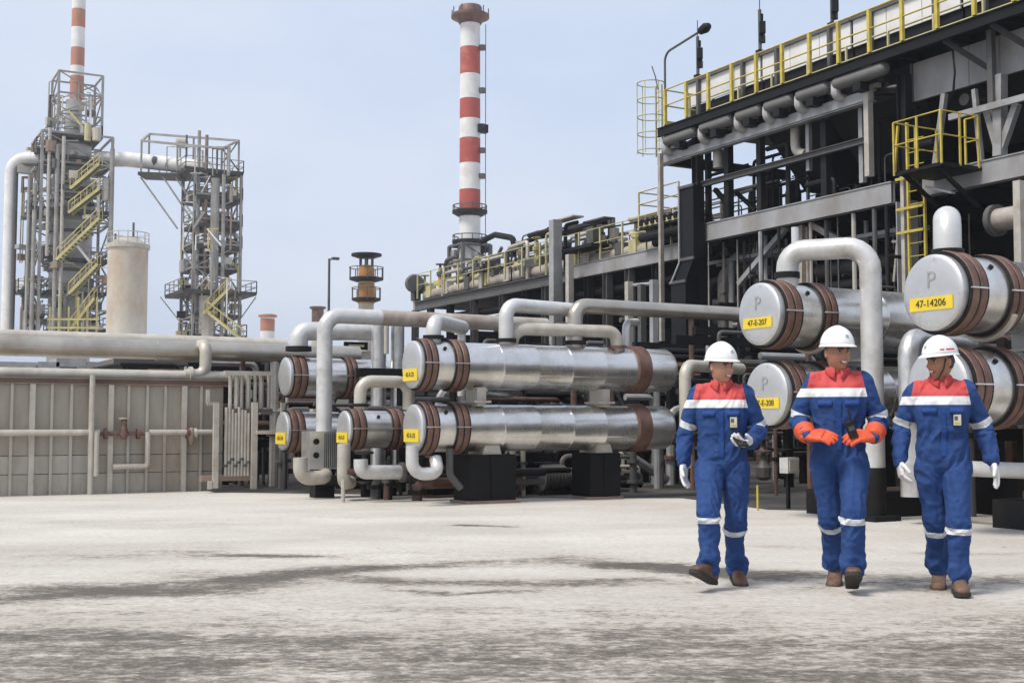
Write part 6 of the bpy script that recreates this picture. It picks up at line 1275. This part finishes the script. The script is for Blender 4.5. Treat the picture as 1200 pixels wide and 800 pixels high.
# first worker: right arm hangs, left forearm forward with phone
p1 = person('worker in blue coverall, leftmost of three, phone in hand, head turned right', 848, 686, 0, .955, R(-12),
    dict(el={-1: D(-.262, .03, 1.115), 1: D(.262, .06, 1.115)}, wr={-1: D(-.272, -.03, .868), 1: D(.200, -.165, 1.015)}, an={-1: D(-.080, -.28, .150), 1: D(.090, .18, .098)}, foot={-1: (R(-28), R(-22)), 1: (R(12), R(8))}, hipz=.880),
    R(44), R(2), {-1: dict(f=D(.0, -.15, -1), n=D(.8, -.3, 0), t=D(.2, -1, 0), curl=.35, **gW), 1: dict(f=D(-.65, -.75, .05), n=D(-.2, .25, 1), t=D(.5, -.5, .3), curl=.75, ti=.35, **gW)}, 1, (0.50, 0.275, 0.185))
p2 = person('worker in blue coverall with orange gloves, middle of three, smiling', 986, 689, 0, 1.012, R(-14),
    dict(el={-1: D(-.262, .035, 1.115), 1: D(.268, .035, 1.11)}, wr={-1: D(-.205, -.175, 1.01), 1: D(.215, -.165, 1.005)}, an={-1: D(-.035, .23, .125), 1: D(.065, -.20, .135)}, foot={-1: (R(-6), R(24)), 1: (R(2), R(-24))}, hipz=.885),
    R(32), R(1), {-1: dict(f=D(.85, -.5, .02), n=D(.3, .5, -.8), t=D(.3, .1, .8), curl=.42, cuff=.34, sc=1.28, **gO), 1: dict(f=D(-.85, -.5, .04), n=D(-.3, .5, -.8), t=D(-.3, .1, .8), curl=.60, cuff=.38, sc=1.28, **gO)}, 2, (0.42, 0.215, 0.135), badge=False)
p3 = person('worker in blue coverall with white gloves, rightmost of three, looking left', 1108, 693, 0, .968, R(-14),
    dict(el={-1: D(-.262, .04, 1.12), 1: D(.275, .07, 1.12)}, wr={-1: D(-.285, -.06, .885), 1: D(.318, -.005, .885)}, an={-1: D(-.02, .24, .125), 1: D(.075, -.12, .094)}, foot={-1: (R(-8), R(22)), 1: (R(2), R(-2))}, hipz=.89, strap=True, side_print=True),
    R(-56), R(4), {-1: dict(f=D(.1, -.25, -1), n=D(.9, .2, 0), t=D(.1, -1, -.2), curl=.75, **gW), 1: dict(f=D(.25, -.1, -1), n=D(-.9, -.1, 0), t=D(-.2, -1, -.1), curl=.25, **gW)}, 3, (0.40, 0.20, 0.125))
# things held
def held(name, label, cat, pr, loc, size, rot, m, screen=None):
    Mw = Matrix.Translation(pr.location) @ Matrix.Rotation(pr.rotation_euler.z, 4, 'Z') @ Matrix.Scale(pr.scale.x, 4); c = Mw @ V(*loc)
    t = thing(name, label, cat, c); t.rotation_euler = (rot[0], rot[1], pr.rotation_euler.z + rot[2]); ORG[t] = V(0, 0, 0)
    b = MB().box((0, 0, 0), size).build('case', m, t); return t
ph = held('phone', 'dark phone held in the first worker\'s white glove', 'phone', p1, (.130, -.262, 1.045), (.075, .15, .012), (R(35), 0, R(30)), M_bdark); MB().box((0, 0, .0075), (.066, .135, .002)).build('screen', M_iris, ph)
rd = held('radio', 'black handheld radio held in the middle worker\'s orange gloves', 'radio', p2, (.075, -.265, 1.055), (.055, .035, .11), (R(15), R(-20), R(10)), M_bdark); MB().tube([(.018, 0, .05), (.018, 0, .13)], .006, 8).build('antenna', M_bdark, rd); MB().box((0, -.0185, .01), (.04, .003, .03)).build('grille', M_mid, rd)

# ================================================================ air
hz = MB().box((50, 560, 34.5), (2400, 2400, 71)).build('haze', None, smooth=False); hz['kind'] = 'stuff'; hz['label'] = 'thin pale haze in the air'
hm = bpy.data.materials.new('haze_air'); hm.use_nodes = True; hm.node_tree.nodes.clear()
pv_ = hm.node_tree.nodes.new('ShaderNodeVolumePrincipled'); pv_.inputs['Color'].default_value = (0.86, 0.90, 0.97, 1); pv_.inputs['Density'].default_value = 0.0006; pv_.inputs['Anisotropy'].default_value = 0.2
ho_ = hm.node_tree.nodes.new('ShaderNodeOutputMaterial'); hm.node_tree.links.new(pv_.outputs[0], ho_.inputs['Volume']); hz.data.materials.append(hm)
